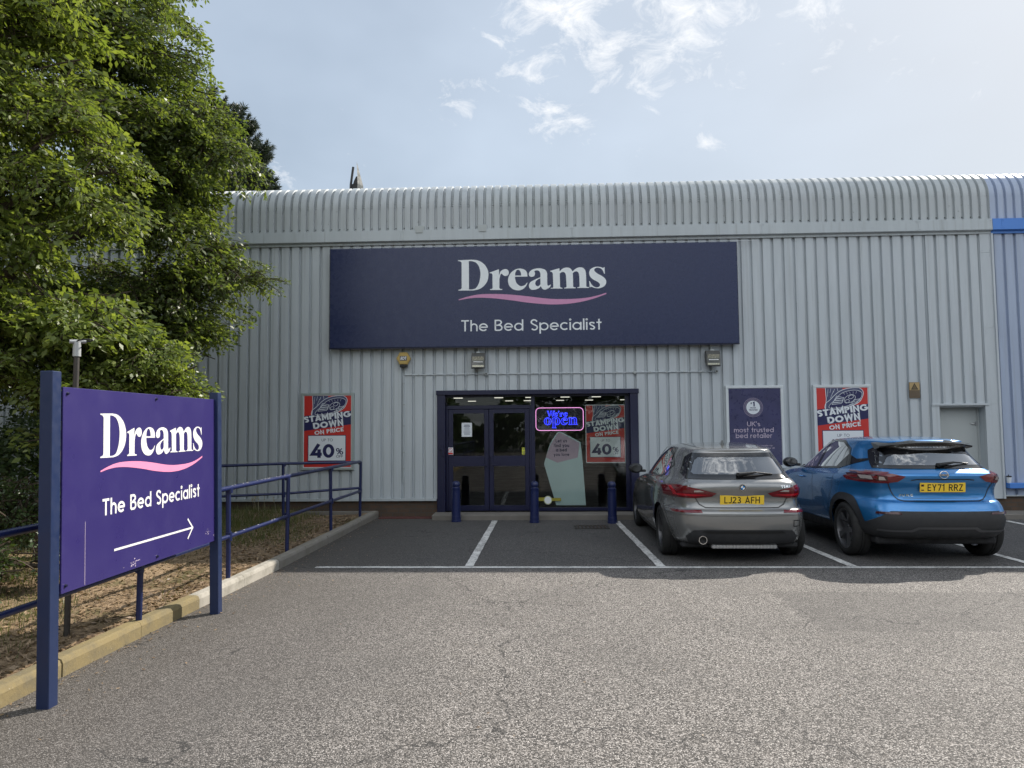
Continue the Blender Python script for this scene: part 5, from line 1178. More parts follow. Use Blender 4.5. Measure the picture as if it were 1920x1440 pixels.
for sd in (1, -1):
    nm = 'side_window'
    car.decal(nm, 'side', win_f, M['carglass'], .003, side=sd); car.decal(nm, 'side', win_r, M['carglass'], .003, side=sd)
    ring_out = [(.74, 1.15), (.93, 1.015), (1.05, .988), (2.9, .952), (2.96, .985), (2.56, 1.225), (2.24, 1.345), (1.9, 1.372), (1.33, 1.362), (.99, 1.295)]
    car.decal('window_surround', 'side', ring_out, M['gloss'], .005, side=sd, holes=[win_f, win_r])
    for y in AX: car.decal('wheel_arch', 'side', [(y-.385, .19)]+arc(y, WR, .385, .385, 180, 0, 30)+[(y+.385, .19), (y+.345, .19)]+arc(y, WR, .345, .345, 0, 180, 30)+[(y-.345, .19)], GREY, .004, side=sd)
    ln = MB()
    car.line('', 'side', [(1.08, .985), (1.12, .80), (1.22, .58), (1.25, .30)], .007, side=sd, mb=ln); car.line('', 'side', [(1.93, .97), (1.93, .30)], .007, side=sd, mb=ln); car.line('', 'side', [(2.98, .95), (2.95, .75), (2.95, .32)], .007, side=sd, mb=ln); car.line('', 'side', [(1.25, .30), (2.95, .30)], .007, side=sd, mb=ln)
    car.line('', 'side', [(.36, .70), (.50, .66), (.60, .64)], .006, side=sd, mb=ln)
    ln.build('door_gap', M['black'], bmw, fix=False)
    car.decal('sill_trim', 'side', [(1.16, .19), (3.08, .19), (3.06, .255), (1.18, .265)], M['black'], .006, side=sd)
    for y in (1.42, 2.42):
        a = car.hit('side', y, .845, 0, sd); mb = MB(); mb.tube([(a.x+sd*.004, y-.10, .842), (a.x+sd*.035, y-.07, .846), (a.x+sd*.035, y+.07, .846), (a.x+sd*.004, y+.10, .842)], [.010, .014, .014, .010], 8); mb.build('door_handle', GREY, bmw, smooth=True)
    mirror(car, sd*.93, 2.66, 1.00, sd, M['trim'])
    # tail lamps: dark red wrap with bright L-shaped bar
    S_ = lambda pl: [(sd*a, b) for a, b in pl][::sd]
    lamp = [(.30, .845), (.36, .805), (.55, .785), (.78, .79), (.845, .80), (.855, .90), (.80, .925), (.70, .935), (.52, .90), (.40, .872)]
    lo = car.decal('tail_lamp', 'rear', S_(lamp), M['redlens'], .007, side=sd, step=.03)
    car.decal('light_bar', 'rear', S_([(.37, .83), (.55, .812), (.72, .812), (.76, .82), (.80, .905), (.775, .912), (.735, .838), (.55, .834)]), M['redglow'], .010, parent=lo)
    car.decal('reverse_light', 'rear', S_([(.44, .865), (.56, .86), (.56, .88), (.50, .885)]), M['clearlens'], .010, parent=lo)
    car.decal('tail_lamp_side', 'side', [(.12, .795), (.30, .80), (.52, .875), (.50, .90), (.30, .925), (.14, .93)], M['redlens'], .006, side=sd, parent=lo, step=.03)
    car.decal('rear_reflector', 'rear', S_([(.475, .615), (.79, .610), (.80, .634), (.485, .645)]), M['redlens'], .006)
    car.decal('headlamp', 'front', S_([(.40, .62), (.70, .66), (.76, .72), (.55, .71), (.40, .68)]), M['clearlens'], .006)
    car.decal('rear_quarter_trim', 'rear', S_([(.60, 1.075), (.640, 1.09), (.56, 1.26), (.50, 1.30), (.525, 1.24)]), M['gloss'], .006)
    for y in AX: wheel(bmw, sd*.775, y, WR, .205, sd, .225, paint('graphite_rim', (.10, .10, .105), .35, .7, var=.05) if 'rimg' not in M else M['rimg'], 5, 'star')
car.decal('rear_window', 'rear', [(-.60, 1.03), (.60, 1.03), (.615, 1.075), (.535, 1.25), (.48, 1.30), (-.48, 1.30), (-.535, 1.25), (-.615, 1.075)], M['rearglass'], .004)
car.decal('rear_window_border', 'rear', [(-.625, 1.008), (.625, 1.008), (.65, 1.075), (.55, 1.27), (.49, 1.315), (-.49, 1.315), (-.55, 1.27), (-.65, 1.075)], M['gloss'], .006, holes=[[(-.53, 1.062), (.53, 1.062), (.555, 1.09), (.49, 1.225), (.44, 1.262), (-.44, 1.262), (-.49, 1.225), (-.555, 1.09)]])
car.decal('windscreen', 'front', [(-.68, .97), (.68, .97), (.585, 1.305), (.51, 1.345), (-.51, 1.345), (-.585, 1.305)], M['carglass'], .004)
car.decal('grille', 'front', [(-.32, .50), (.32, .50), (.36, .66), (-.36, .66)], M['gloss'], .008)
car.decal('rear_diffuser', 'rear', [(-.62, .24), (.62, .24), (.66, .33), (.58, .405), (.42, .415), (-.42, .415), (-.58, .405), (-.66, .33)], M['trim'], .007)
car.decal('diffuser_slot', 'rear', [(-.50, .375), (.50, .375), (.46, .402), (-.46, .402)], M['black'], .011)
mb = MB(); mb.box(-.36, .42, .14, .30, .175, .225, bev=.01); [mb.box(-.34+i*.04, -.322+i*.04, .132, .141, .18, .222) for i in range(19)]; mb.build('exhaust_silencer', M['steel'], bmw)
mb = MB(); mb.lathe([(.050, .0), (.050, .12), (.044, .12), (.042, .0), (.050, 0)], 20, (-.49, -.005, .30), 'y'); ex = mb.build('exhaust_tip', M['chrome'], bmw, smooth=True, angle=40); mb = MB(); mb.cyl((-.49, .05, .30), (-.49, .06, .30), .043, n=16); mb.build('exhaust_bore', M['black'], ex)
mb = MB(); [car.line('', 'rear', p, .012, mb=mb) for p in ([(-.62, .965), (-.55, .80), (-.50, .71), (-.43, .672), (.43, .672), (.50, .71), (.55, .80), (.62, .965)], [(-.65, 1.0), (-.60, .95)], [(.65, 1.0), (.60, .95)], [(.60, .52), (.68, .52), (.68, .45), (.60, .45), (.60, .52)])]; mb.build('tailgate_gap', M['black'], bmw, fix=False)
car.line('bumper_crease', 'rear', [(-.82, .588), (-.45, .580), (.45, .580), (.82, .588)], .004, M['trim'])
plate(car, 'LJ23 AFH', .765, .12, .078)
h = car.hit('rear', 0, .915, .0); mb = MB(); mb.lathe([(0, -.012), (.037, -.012), (.041, -.006), (.041, .004)], 24, tuple(h), 'y'); bd = mb.build('roundel_badge', M['gloss'], bmw, smooth=True, angle=40)
wm, bl_ = MB(), MB()
for q in range(4): (wm if q % 2 else bl_).sheet([[(h.x, h.z)]+[(h.x+.024*math.cos(q*PI/2+i*PI/12), h.z+.024*math.sin(q*PI/2+i*PI/12)) for i in range(7)]], lambda a, b: (a, h.y-.0135, b))
wm.build('white_quarters', M['white'], bd, fix=False); bl_.build('blue_quarters', paint('badge_blue', (.02, .22, .55), .3), bd, fix=False)
mb = MB(); Lf, Rt = ribbon([(h.x+.037*math.cos(i*PI/12), h.z+.037*math.sin(i*PI/12)) for i in range(25)], .004); n = len(Lf); mb.add([(q.x, h.y-.0135, q.y) for q in Lf+Rt], [(i, i+1, n+i+1, n+i) for i in range(n-1)]); mb.build('badge_ring', M['chrome'], bd, fix=False)
mb = MB(); put_text(mb, '118i', lambda a, b, c=0: (lambda p: p if p else (a, 0, b))(car.hit('rear', a, b, .004)), .52, .905, .028, w=.2, fit=.115); mb.build('model_badge', M['chrome'], bmw, fix=False)
wiper(bmw, car, (-.02, 1.045), (.40, 1.055), 1.05); fin(bmw, car, 1.0, GREY)
mb = MB()
for sx in (-.44, .44): car.line('', 'top', [(sx*.80, .50), (sx, 1.0), (sx, 1.9)], .010, mb=mb)
mb.build('roof_seam', M['black'], bmw, fix=False)
underside(bmw, .70, .25, 4.0, .17, .24); cabin(bmw, .98, 3.05, .35, .66)

# ---- blue crossover
juke = empty('parked_car', (4.74, 8.52, 0), 'bright metallic blue crossover parked nose-in at the right', 'car', 'cars parked facing the shop', rz=-.02)
BLUE = car_paint('electric_blue_paint', (.025, .20, .50), .5)
RJ = [(.30, .24, .26, .60, .66, .70, .66, .55, .22, .30, 3.92, .35),
      (.33, .24, .26, .74, .80, .81, .80, .68, .10, .34, 4.08, .40),
      (.42, .34, .36, .80, .870, .855, .865, .74, .030, .36, 4.16, .42),
      (.53, .50, .50, .815, .900, .870, .895, .76, .000, .36, 4.19, .42),
      (.61, .62, .62, .815, .905, .872, .900, .76, .005, .36, 4.20, .42),
      (.66, .70, .70, .810, .905, .875, .900, .76, .025, .36, 4.19, .42),
      (.72, .76, .77, .785, .900, .878, .898, .76, .055, .35, 4.17, .42),
      (.76, .80, .80, .765, .895, .880, .895, .75, .110, .33, 4.14, .42),
      (.87, .85, .84, .770, .890, .880, .885, .74, .120, .33, 4.08, .45),
      (.97, .92, .90, .790, .890, .875, .865, .72, .070, .36, 3.95, .50),
      (1.05, .97, .95, .780, .870, .862, .835, .70, .050, .38, 3.70, .45),
      (1.10, 1.01, .99, .720, .820, .840, .80, .68, .110, .38, 3.36, .40),
      (1.14, 1.05, 1.02, .685, .775, .805, .765, .65, .170, .38, 3.08, .30),
      (1.24, 1.17, 1.15, .630, .715, .745, .71, .61, .265, .40, 2.78, .26),
      (1.35, 1.31, 1.29, .580, .650, .675, .645, .56, .350, .42, 2.48, .22),
      (1.415, 1.415, 1.39, .55, .60, .615, .585, .53, .345, .42, 2.28, .20),
      (1.445, 1.465, 1.44, .51, .55, .555, .53, .48, .33, .42, 2.16, .20),
      (1.462, 1.492, 1.458, .37, .40, .40, .38, .35, .37, .42, 2.08, .20),
      (1.470, 1.503, 1.465, .15, .17, .17, .16, .15, .42, .42, 2.04, .20),
      (1.472, 1.505, 1.467, .001, .001, .001, .001, .001, .44, .42, 2.02, .20)]
AX = (.76, 3.39); WR = .338
win_f = [(1.92, 1.06), (2.75, 1.03), (2.80, 1.06), (2.40, 1.29), (2.15, 1.40), (1.95, 1.425), (1.88, 1.425)]
win_r = [(1.20, 1.10), (1.84, 1.062), (1.80, 1.425), (1.35, 1.415), (1.08, 1.33), (1.02, 1.27)]
rearw = [(-.60, 1.15), (.60, 1.15), (.53, 1.30), (.45, 1.375), (-.45, 1.375), (-.53, 1.30)]
frontw = [(-.66, 1.06), (.66, 1.06), (.58, 1.36), (.50, 1.40), (-.50, 1.40), (-.58, 1.36)]
cuts = [('side', win_f), ('side', win_r), ('rear', rearw), ('front', frontw)]+[('side', arch_poly(y, .375, WR)) for y in AX]
car = Car(juke, RJ, cuts, BLUE)
M['rimd'] = paint('dark_machined_rim', (.22, .22, .23), .35, .7, var=.05)
for sd in (1, -1):
    S_ = lambda pl: [(sd*a, b) for a, b in pl][::sd]
    car.decal('side_window', 'side', win_f, M['carglass'], .003, side=sd); car.decal('side_window', 'side', win_r, M['carglass'], .003, side=sd)
    ring_out = [(.60, 1.205), (.80, 1.150), (1.10, 1.08), (1.9, 1.035), (2.80, 1.0), (2.88, 1.04), (2.44, 1.32), (2.18, 1.43), (1.9, 1.452), (1.32, 1.442), (1.04, 1.345), (.985, 1.265), (.80, 1.215), (.62, 1.228)]
    car.decal('window_surround', 'side', ring_out, M['gloss'], .005, side=sd, holes=[win_f, win_r])
    for y in AX: car.decal('wheel_arch', 'side', [(y-.455, .26)]+arc(y, WR, .455, .455, 180, 0, 30)+[(y+.455, .26), (y+.365, .26)]+arc(y, WR, .365, .365, 0, 180, 30)+[(y-.365, .26)], M['trim'], .012, side=sd)
    ln = MB()
    car.line('', 'side', [(1.05, 1.07), (1.10, .85), (1.22, .62), (1.26, .36)], .007, side=sd, mb=ln); car.line('', 'side', [(1.86, 1.03), (1.88, .36)], .007, side=sd, mb=ln); car.line('', 'side', [(2.90, 1.0), (2.88, .8), (2.88, .36)], .007, side=sd, mb=ln)
    ln.build('door_gap', M['black'], juke, fix=False)
    car.decal('sill_cladding', 'side', [(1.20, .245), (2.95, .245), (2.93, .36), (1.22, .38)], M['trim'], .010, side=sd)
    a = car.hit('side', 2.32, .90, 0, sd); mb = MB(); mb.tube([(a.x+sd*.004, 2.22, .897), (a.x+sd*.035, 2.25, .90), (a.x+sd*.035, 2.39, .90), (a.x+sd*.004, 2.42, .897)], [.010, .014, .014, .010], 8); mb.build('door_handle', BLUE, juke, smooth=True)
    mirror(car, sd*.94, 2.56, 1.09, sd, M['gloss'])
    lamp = [(.42, 1.035), (.50, .975), (.62, .955), (.80, .955), (.865, .965), (.885, 1.075), (.70, 1.07), (.55, 1.06)]
    lo = car.decal('tail_lamp', 'rear', S_(lamp), M['redlens'], .009, step=.03)
    car.decal('lamp_centre', 'rear', S_([(.60, .985), (.70, .98), (.845, .985), (.86, 1.045), (.70, 1.045), (.61, 1.035)]), M['darklens'], .012, parent=lo)
    car.decal('reverse_light', 'rear', S_([(.62, .993), (.68, .99), (.68, 1.03), (.64, 1.028)]), M['clearlens'], .015, parent=lo)
    car.decal('indicator', 'rear', S_([(.72, .993), (.79, .995), (.80, 1.03), (.73, 1.03)]), M['clearlens'], .015, parent=lo)
    car.decal('tail_lamp_side', 'side', [(.14, .955), (.34, .965), (.50, 1.06), (.48, 1.085), (.16, 1.08)], M['redlens'], .008, side=sd, parent=lo, step=.03)
    car.decal('rear_reflector', 'rear', S_([(.50, .592), (.74, .592), (.73, .618), (.52, .618)]), M['darklens'], .020)
    car.decal('headlamp', 'front', S_([(.42, .62), (.62, .62), (.62, .78), (.42, .78)]), M['clearlens'], .006)
    car.decal('rear_quarter_trim', 'rear', S_([(.60, 1.15), (.632, 1.15), (.568, 1.31), (.50, 1.375), (.45, 1.39), (.45, 1.375), (.53, 1.30)]), M['gloss'], .006)
    car.decal('rear_arch_wrap', 'rear', S_([(.74, .30), (.80, .26), (.90, .26), (.90, .44), (.84, .45)]), M['trim'], .010)
    for y in AX: wheel(juke, sd*.785, y, WR, .225, sd, .25, M['rimd'], 5, 'star')
car.decal('rear_window', 'rear', [(-.62, 1.13), (.62, 1.13), (.55, 1.31), (.47, 1.39), (-.47, 1.39), (-.55, 1.31)], M['rearglass'], .004)
car.decal('rear_window_border', 'rear', [(-.655, 1.118), (.655, 1.118), (.57, 1.33), (.49, 1.405), (-.49, 1.405), (-.57, 1.33)], M['gloss'], .006, holes=[[(-.57, 1.16), (.57, 1.16), (.50, 1.25), (.42, 1.285), (.27, 1.29), (.21, 1.315), (-.21, 1.315), (-.27, 1.29), (-.42, 1.285), (-.50, 1.25)]])
car.decal('windscreen', 'front', [(-.68, 1.04), (.68, 1.04), (.595, 1.37), (.51, 1.415), (-.51, 1.415), (-.595, 1.37)], M['carglass'], .004)
car.decal('grille', 'front', [(-.30, .50), (.30, .50), (.36, .72), (-.36, .72)], M['gloss'], .008)
# tailgate spoiler
mb = MB(); out = []; NX = 24
for i in range(NX+1):
    x = -.56+1.12*i/NX; e = abs(x)/.56; yb = .30+.16*e**3; zt = 1.452-.045*e**2.2
    up = .012 if .18 < abs(x) < .40 else 0
    out.append([(x, yb+.20, zt+.018), (x, yb+.06, zt+.004+up*.5), (x, yb-.03, zt-.022), (x, yb-.022, zt-.040), (x, yb+.10, zt-.062)])
n = 5; mb.add([p for row in out for p in row], [(i*n+j, (i+1)*n+j, (i+1)*n+j+1, i*n+j+1) for i in range(NX) for j in range(n-1)]+[tuple(range(n)), tuple(range(NX*n, NX*n+n))[::-1]]); mb.build('spoiler', M['gloss'], juke, smooth=True, angle=40)
car.decal('bumper_cladding', 'rear', [(-.80, .34), (-.62, .31), (.62, .31), (.80, .34), (.86, .42), (.79, .49), (.70, .565), (.61, .628), (-.61, .628), (-.70, .565), (-.79, .49), (-.86, .42)], M['trim'], .014)
car.decal('skid_panel', 'rear', [(-.56, .415), (-.40, .42), (-.33, .455), (.33, .455), (.40, .42), (.56, .415), (.72, .42), (.72, .395), (.38, .395), (.31, .43), (-.31, .43), (-.38, .395), (-.72, .395), (-.72, .42)], M['lgrey'] if 0 else paint('satin_dark_trim', (.07, .07, .075), .35, var=.05), .020)
mb = MB(); [car.line('', 'rear', p, .011, mb=mb) for p in ([(-.60, .955), (-.53, .80), (-.49, .76), (-.43, .742), (.43, .742), (.49, .76), (.53, .80), (.60, .955)], [(-.665, 1.12), (-.60, 1.06)], [(.665, 1.12), (.60, 1.06)])]; mb.build('tailgate_gap', M['black'], juke, fix=False)
car.line('tailgate_crease', 'rear', [(-.43, .775), (.43, .775)], .004, M['trim'], parent=None)
# number plate recess lip
mb = MB(); [car.line('', 'rear', p, .012, mb=mb, off=.003) for p in ([(-.36, .99), (-.30, 1.0), (.30, 1.0), (.36, .99)],)]; mb.build('plate_lip', M['black'], juke, fix=False)
plate(car, 'EY71 RRZ', .905, .10, .088, band=True)
h = car.hit('rear', 0, 1.055, .0); mb = MB(); Lf = [(.048*math.cos(i*PI/14), .042*math.sin(i*PI/14)) for i in range(28)]
mb.tube([(a, h.y-.010, h.z+b) for a, b in Lf], .0055, 8, closed=True); mb.box(-.056, .056, h.y-.016, h.y-.006, h.z-.010, h.z+.010); bd = mb.build('ring_badge', M['chrome'], juke, smooth=True, angle=40)
mb = MB(); put_text(mb, 'NISSAN', lambda a, b, c=0: (a, h.y-.0165-c, b), 0, h.z-.006, .012, w=.2, fit=.088, lift=.0004); mb.build('badge_lettering', M['ink'], bd, fix=False)
mb = MB(); put_text(mb, 'JUKE', lambda a, b, c=0: (lambda p: p if p else (a, 0, b))(car.hit('rear', a, b, .004)), -.40, .795, .028, w=.2, fit=.16, sp=.3); mb.build('model_badge', M['chrome'], juke, fix=False)
mb = MB(); put_text(mb, 'HYBRID', lambda a, b, c=0: (lambda p: p if p else (a, 0, b))(car.hit('rear', a, b, .004)), .42, .757, .012, w=.25, fit=.09) if 0 else None
wiper(juke, car, (.0, 1.145), (.38, 1.17), 1.1); fin(juke, car, 1.05, M['gloss'])
underside(juke, .70, .28, 3.9, .21, .30); cabin(juke, 1.05, 2.98, .36, .66)
# ================================================================== VEGETATION
def unit(v): return v/(np.linalg.norm(v, axis=-1, keepdims=True)+1e-9)
def make_spray(R, length=1.0, droop=.35, ntw=20, leaves=9, leaf=.07, aspect=.5, curl=.25):
    """one bough in local space: grows along +x, droops to -z; returns leaf verts, leaf faces and twig polylines"""
    t = np.linspace(0, 1, ntw+1)[1:]; tw = []; LV = []
    spine = lambda s: np.array([s*length, 0.06*length*math.sin(3*s), .10*s*length-droop*length*s*s])
    tw.append([spine(s) for s in np.linspace(0, 1, 7)])
    for i, s in enumerate(t):
        side = 1 if i % 2 else -1; p0 = spine(s); L_ = length*(.42*(1-s)**.6+.10)*R.uniform(.7, 1.15)
        ang = R.uniform(.6, 1.05)*side; d = np.array([math.cos(ang), math.sin(ang), R.uniform(-.28, .12)])
        p1 = p0+d*L_; p1[2] -= .22*L_; tw.append([p0, (p0+p1)/2+np.array([0, 0, .04*L_]), p1])
        for k in range(leaves):
            u_ = (k+.5)/leaves*1.05; c = p0+(p1-p0)*u_+np.array([0, 0, .15*L_*u_*(1-u_)])
            ls = 1 if k % 2 else -1; la = ang+ls*R.uniform(.5, 1.1); dl = np.array([math.cos(la), math.sin(la), R.uniform(-.95, .15)]); dl /= np.linalg.norm(dl)
            n_ = np.array([R.normal(0, .62), R.normal(0, .62), 1.0]); n_ -= dl*n_.dot(dl); n_ /= np.linalg.norm(n_); b_ = np.cross(n_, dl)
            ll = leaf*R.uniform(.5, 1.25); w_ = ll*aspect*.5; c = c+R.normal(0, .028, 3)
            LV.append([c, c+dl*ll*.45+b_*w_-n_*ll*.06, c+dl*ll-n_*ll*curl*R.uniform(.3, 1.2), c+dl*ll*.45-b_*w_-n_*ll*.06])
    return np.array(LV), tw
def sprays(kind, n=5, seed=1):
    R = np.random.default_rng(seed); return [make_spray(R, **kind) for _ in range(n)]
def frame(d, up=np.array([0, 0, 1.])):
    d = unit(d); s_ = unit(np.cross(up, d)); u_ = np.cross(d, s_); return np.stack([d, s_, u_], -1)
def build_tree(name, label, cat, group, blobs, tmpl, mat, trunk, limbs_from, seed=3, twigs=True, lean=np.array([1., -.2, 0]), base=(0, 0, 0), droopdir=.25, dense=1.0):
    """blobs: (cx, cy, cz, rx, ry, rz, n) lumps of crown; boughs grow outward from inside each lump"""
    R = np.random.default_rng(seed); AV = []; TW = []
    for (cx, cy, cz, rx, ry, rz, n) in blobs:
        for _ in range(int(n*dense)):
            v = unit(R.normal(0, 1, 3)); v[2] = v[2] if v[2] > -.35 else -v[2]*.6; v = unit(v); rad = R.uniform(.62, 1.0)**.7
            tip = np.array([cx, cy, cz])+v*np.array([rx, ry, rz])*rad
            d = unit(v*np.array([1, 1, .35])+lean*.45+R.normal(0, .22, 3)); d[2] = d[2]*.75-droopdir*R.uniform(-.3, 1.6); d = unit(d)
            LV, tw = tmpl[R.integers(len(tmpl))]; sc = R.uniform(.7, 1.25)*min(1., max(rx, ry)/1.0+.25)
            F_ = frame(d); roll = R.normal(0, .55); c_, s_ = math.cos(roll), math.sin(roll); F_ = F_ @ np.array([[1, 0, 0], [0, c_, -s_], [0, s_, c_]])
            org = tip-F_[:, 0]*.75*sc
            AV.append((LV.reshape(-1, 3)*sc) @ F_.T+org)
            if twigs:
                for line in tw[:1]+(tw[1::3]): TW.append((np.array(line)*sc) @ F_.T+org)
                TW.append(np.array([np.array([cx, cy, cz])-np.array([0, 0, rz*.2]), (org+np.array([cx, cy, cz]))/2+R.normal(0, .06, 3), org])) if R.random() < .35 else None
    V = np.concatenate(AV); nq = len(V)//4; F = np.arange(nq*4).reshape(nq, 4)
    t = empty(name, base, label, cat, group)
    o = npmesh('crown', V, F, mat, t); P_(o)
    mb = MB()
    for tk in trunk: mb.tube([p[:3] for p in tk], [p[3] for p in tk], 12)
    for (cx, cy, cz, rx, ry, rz, n) in blobs:
        a = np.array(min(limbs_from, key=lambda q: (q[0]-cx)**2+(q[1]-cy)**2+1.5*(q[2]-cz+.8)**2)); b = np.array([cx, cy, cz-rz*.2]); m_ = (a+b)/2+np.array([0, 0, .12*np.linalg.norm(b-a)])
        mb.tube([a, m_, b], [.045+.01*np.linalg.norm(b-a), .035, .014], 7)
    P_(mb.build('trunk', M['bark'], t, smooth=True))
    if twigs and TW:
        mb = MB()
        for ln in TW: mb.tube([Vector(p) for p in ln], [.009 if len(ln) == 7 else .0045]*(len(ln)-1)+[.002], 4, caps=False)
        q = P_(mb.build('twigs', M['bark'], t, fix=False)); q['kind'] = 'stuff'
    return t
K_A = dict(length=1.05, droop=.38, ntw=20, leaves=8, leaf=.085, aspect=.50)
K_B = dict(length=.85, droop=.34, ntw=18, leaves=8, leaf=.088, aspect=.52)
TA, TB = sprays(K_A, 6, 21), sprays(K_B, 6, 33)
# tall tree: crown lumps
BA = [(-6.9, 9.8, 8.9, 1.2, 1.4, .9, 34), (-7.6, 9.3, 8.6, 1.4, 1.4, 1.0, 34), (-6.05, 10.2, 7.45, .80, 1.0, .75, 30), (-6.7, 9.4, 7.3, 1.2, 1.3, .9, 40), (-8.2, 9.0, 7.2, 1.2, 1.4, .9, 28),
      (-5.75, 10.0, 6.15, .75, .9, .65, 26), (-5.15, 10.4, 6.45, .40, .5, .30, 12), (-6.6, 9.5, 5.9, 1.0, 1.2, .7, 34), (-4.85, 10.3, 5.75, .55, .6, .45, 18), (-7.7, 9.0, 5.7, 1.1, 1.3, .8, 30), (-5.5, 10.0, 5.35, .6, .8, .40, 16),
      (-5.45, 10.1, 4.55, .75, .8, .5, 26), (-4.75, 10.3, 4.25, .40, .5, .3, 10), (-5.2, 10.1, 3.65, .65, .8, .5, 26), (-4.55, 10.35, 3.90, .42, .4, .22, 9), (-4.15, 10.35, 3.93, .28, .25, .13, 4), (-5.25, 10.2, 3.05, .50, .7, .42, 18), (-5.9, 10.0, 2.35, .6, .8, .45, 20), (-5.9, 9.8, 3.4, .7, 1.0, .6, 22), (-8.2, 8.8, 4.3, 1.0, 1.3, .9, 22), (-6.7, 9.6, 3.0, .9, 1.0, .8, 24), (-6.6, 10.6, 6.9, 1.2, .8, .9, 34), (-7.2, 10.6, 8.0, 1.2, .8, .8, 28), (-5.9, 10.5, 5.2, .8, .6, .6, 20), (-6.6, 10.6, 8.6, 1.2, .8, .8, 24), (-7.9, 10.9, 4.9, .9, .7, .5, 20), (-7.0, 11.0, 4.2, .6, .5, .3, 8), (-8.4, 10.9, 3.9, .8, .7, .6, 18)]
trunkA = [[(-8.6, 9.6, -.1, .30), (-8.5, 9.6, 1.5, .24), (-8.3, 9.6, 3.2, .2), (-7.9, 9.5, 5.0, .16), (-7.5, 9.5, 7.0, .12), (-7.2, 9.5, 9.0, .06)], [(-8.3, 9.6, 3.2, .13), (-7.5, 9.8, 4.1, .09), (-6.5, 10.0, 4.7, .06), (-5.6, 10.1, 4.9, .035)], [(-8.35, 9.6, 2.8, .12), (-7.2, 9.8, 3.2, .08), (-6.0, 10.0, 3.5, .05), (-5.0, 10.2, 3.6, .03)]]
fromA = [(-8.2, 9.6, 3.6), (-7.9, 9.5, 5.0), (-7.5, 9.5, 7.0), (-7.5, 9.8, 4.1), (-6.5, 10.0, 4.7), (-7.2, 9.8, 3.2), (-6.0, 10.0, 3.5)]
build_tree('broadleaf_tree', 'tall green broadleaf tree spreading its branches in front of the left end of the shop', 'tree', 'trees on the left verge', BA, TA, M['leafA'], trunkA, fromA, 5, base=(-8.6, 9.6, 0), dense=1.35)
# upper, nearer crown at the left edge
BC = [(-7.2, 7.4, 6.6, 1.1, 1.2, .8, 34), (-6.0, 7.6, 6.3, .75, .9, .6, 24), (-6.7, 7.3, 5.4, 1.0, 1.0, .6, 32), (-5.55, 7.7, 5.2, .60, .7, .45, 20), (-5.6, 7.8, 4.35, .75, .8, .45, 24), (-6.6, 7.3, 4.3, .8, .9, .5, 26), (-5.9, 7.5, 7.3, .8, .9, .5, 20), (-4.95, 7.9, 4.75, .45, .4, .3, 10), (-6.2, 7.3, 3.75, .8, .6, .35, 20)]
trunkC = [[(-8.2, 6.6, -.1, .22), (-8.1, 6.7, 2.0, .18), (-7.8, 6.9, 4.0, .14), (-7.4, 7.1, 5.8, .09), (-7.1, 7.3, 7.0, .05)], [(-7.9, 6.8, 3.2, .10), (-7.0, 7.0, 3.7, .07), (-6.0, 7.3, 4.0, .045)]]
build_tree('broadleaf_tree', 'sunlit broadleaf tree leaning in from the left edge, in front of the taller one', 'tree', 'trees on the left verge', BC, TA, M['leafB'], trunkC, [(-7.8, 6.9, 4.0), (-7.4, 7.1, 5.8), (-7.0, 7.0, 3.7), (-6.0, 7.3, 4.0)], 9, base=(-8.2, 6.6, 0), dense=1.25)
# low bright tree behind the direction board
BB = [(-5.0, 7.5, 2.72, .75, .7, .33, 40), (-5.9, 7.2, 2.85, .7, .7, .35, 34), (-4.35, 7.7, 2.40, .50, .5, .27, 26), (-4.1, 7.8, 2.05, .36, .45, .22, 18), (-4.9, 7.5, 2.15, .6, .6, .3, 26), (-5.7, 7.0, 2.30, .5, .5, .25, 18), (-5.0, 7.6, 1.7, .6, .5, .3, 16), (-6.4, 7.0, 3.2, .6, .6, .35, 18), (-4.6, 8.2, 1.6, .5, .5, .35, 14)]
trunkB = [[(-5.9, 8.2, -.05, .11), (-5.8, 8.1, .9, .09), (-5.6, 8.0, 1.7, .06), (-5.3, 7.8, 2.3, .035)], [(-5.8, 8.1, .9, .06), (-5.1, 7.9, 1.6, .04), (-4.5, 7.8, 2.0, .02)]]
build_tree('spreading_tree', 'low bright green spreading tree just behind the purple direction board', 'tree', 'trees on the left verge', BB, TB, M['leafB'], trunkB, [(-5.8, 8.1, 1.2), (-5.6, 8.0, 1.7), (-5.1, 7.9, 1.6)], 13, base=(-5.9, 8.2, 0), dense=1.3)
# glossy shrub low at the left edge
TS = sprays(dict(length=.5, droop=.30, ntw=10, leaves=6, leaf=.062, aspect=.55), 4, 55)
BS = [(-5.3, 5.9, .95, .45, .5, .40, 70), (-5.6, 6.4, .60, .5, .6, .45, 70), (-5.0, 6.2, .45, .35, .4, .32, 40), (-5.3, 7.0, .75, .5, .5, .5, 40), (-6.3, 6.4, 1.0, .7, .8, .7, 60), (-4.75, 6.9, .35, .3, .4, .25, 20)]
build_tree('evergreen_shrub', 'glossy dark evergreen shrub low behind the railing at the left edge', 'shrub', None, BS, TS, M['leafC'], [[(-5.4, 6.3, 0, .04), (-5.4, 6.3, .6, .025)]], [(-5.4, 6.3, .3)], 17, base=(-5.4, 6.3, 0), lean=np.array([.4, -.6, .2]))
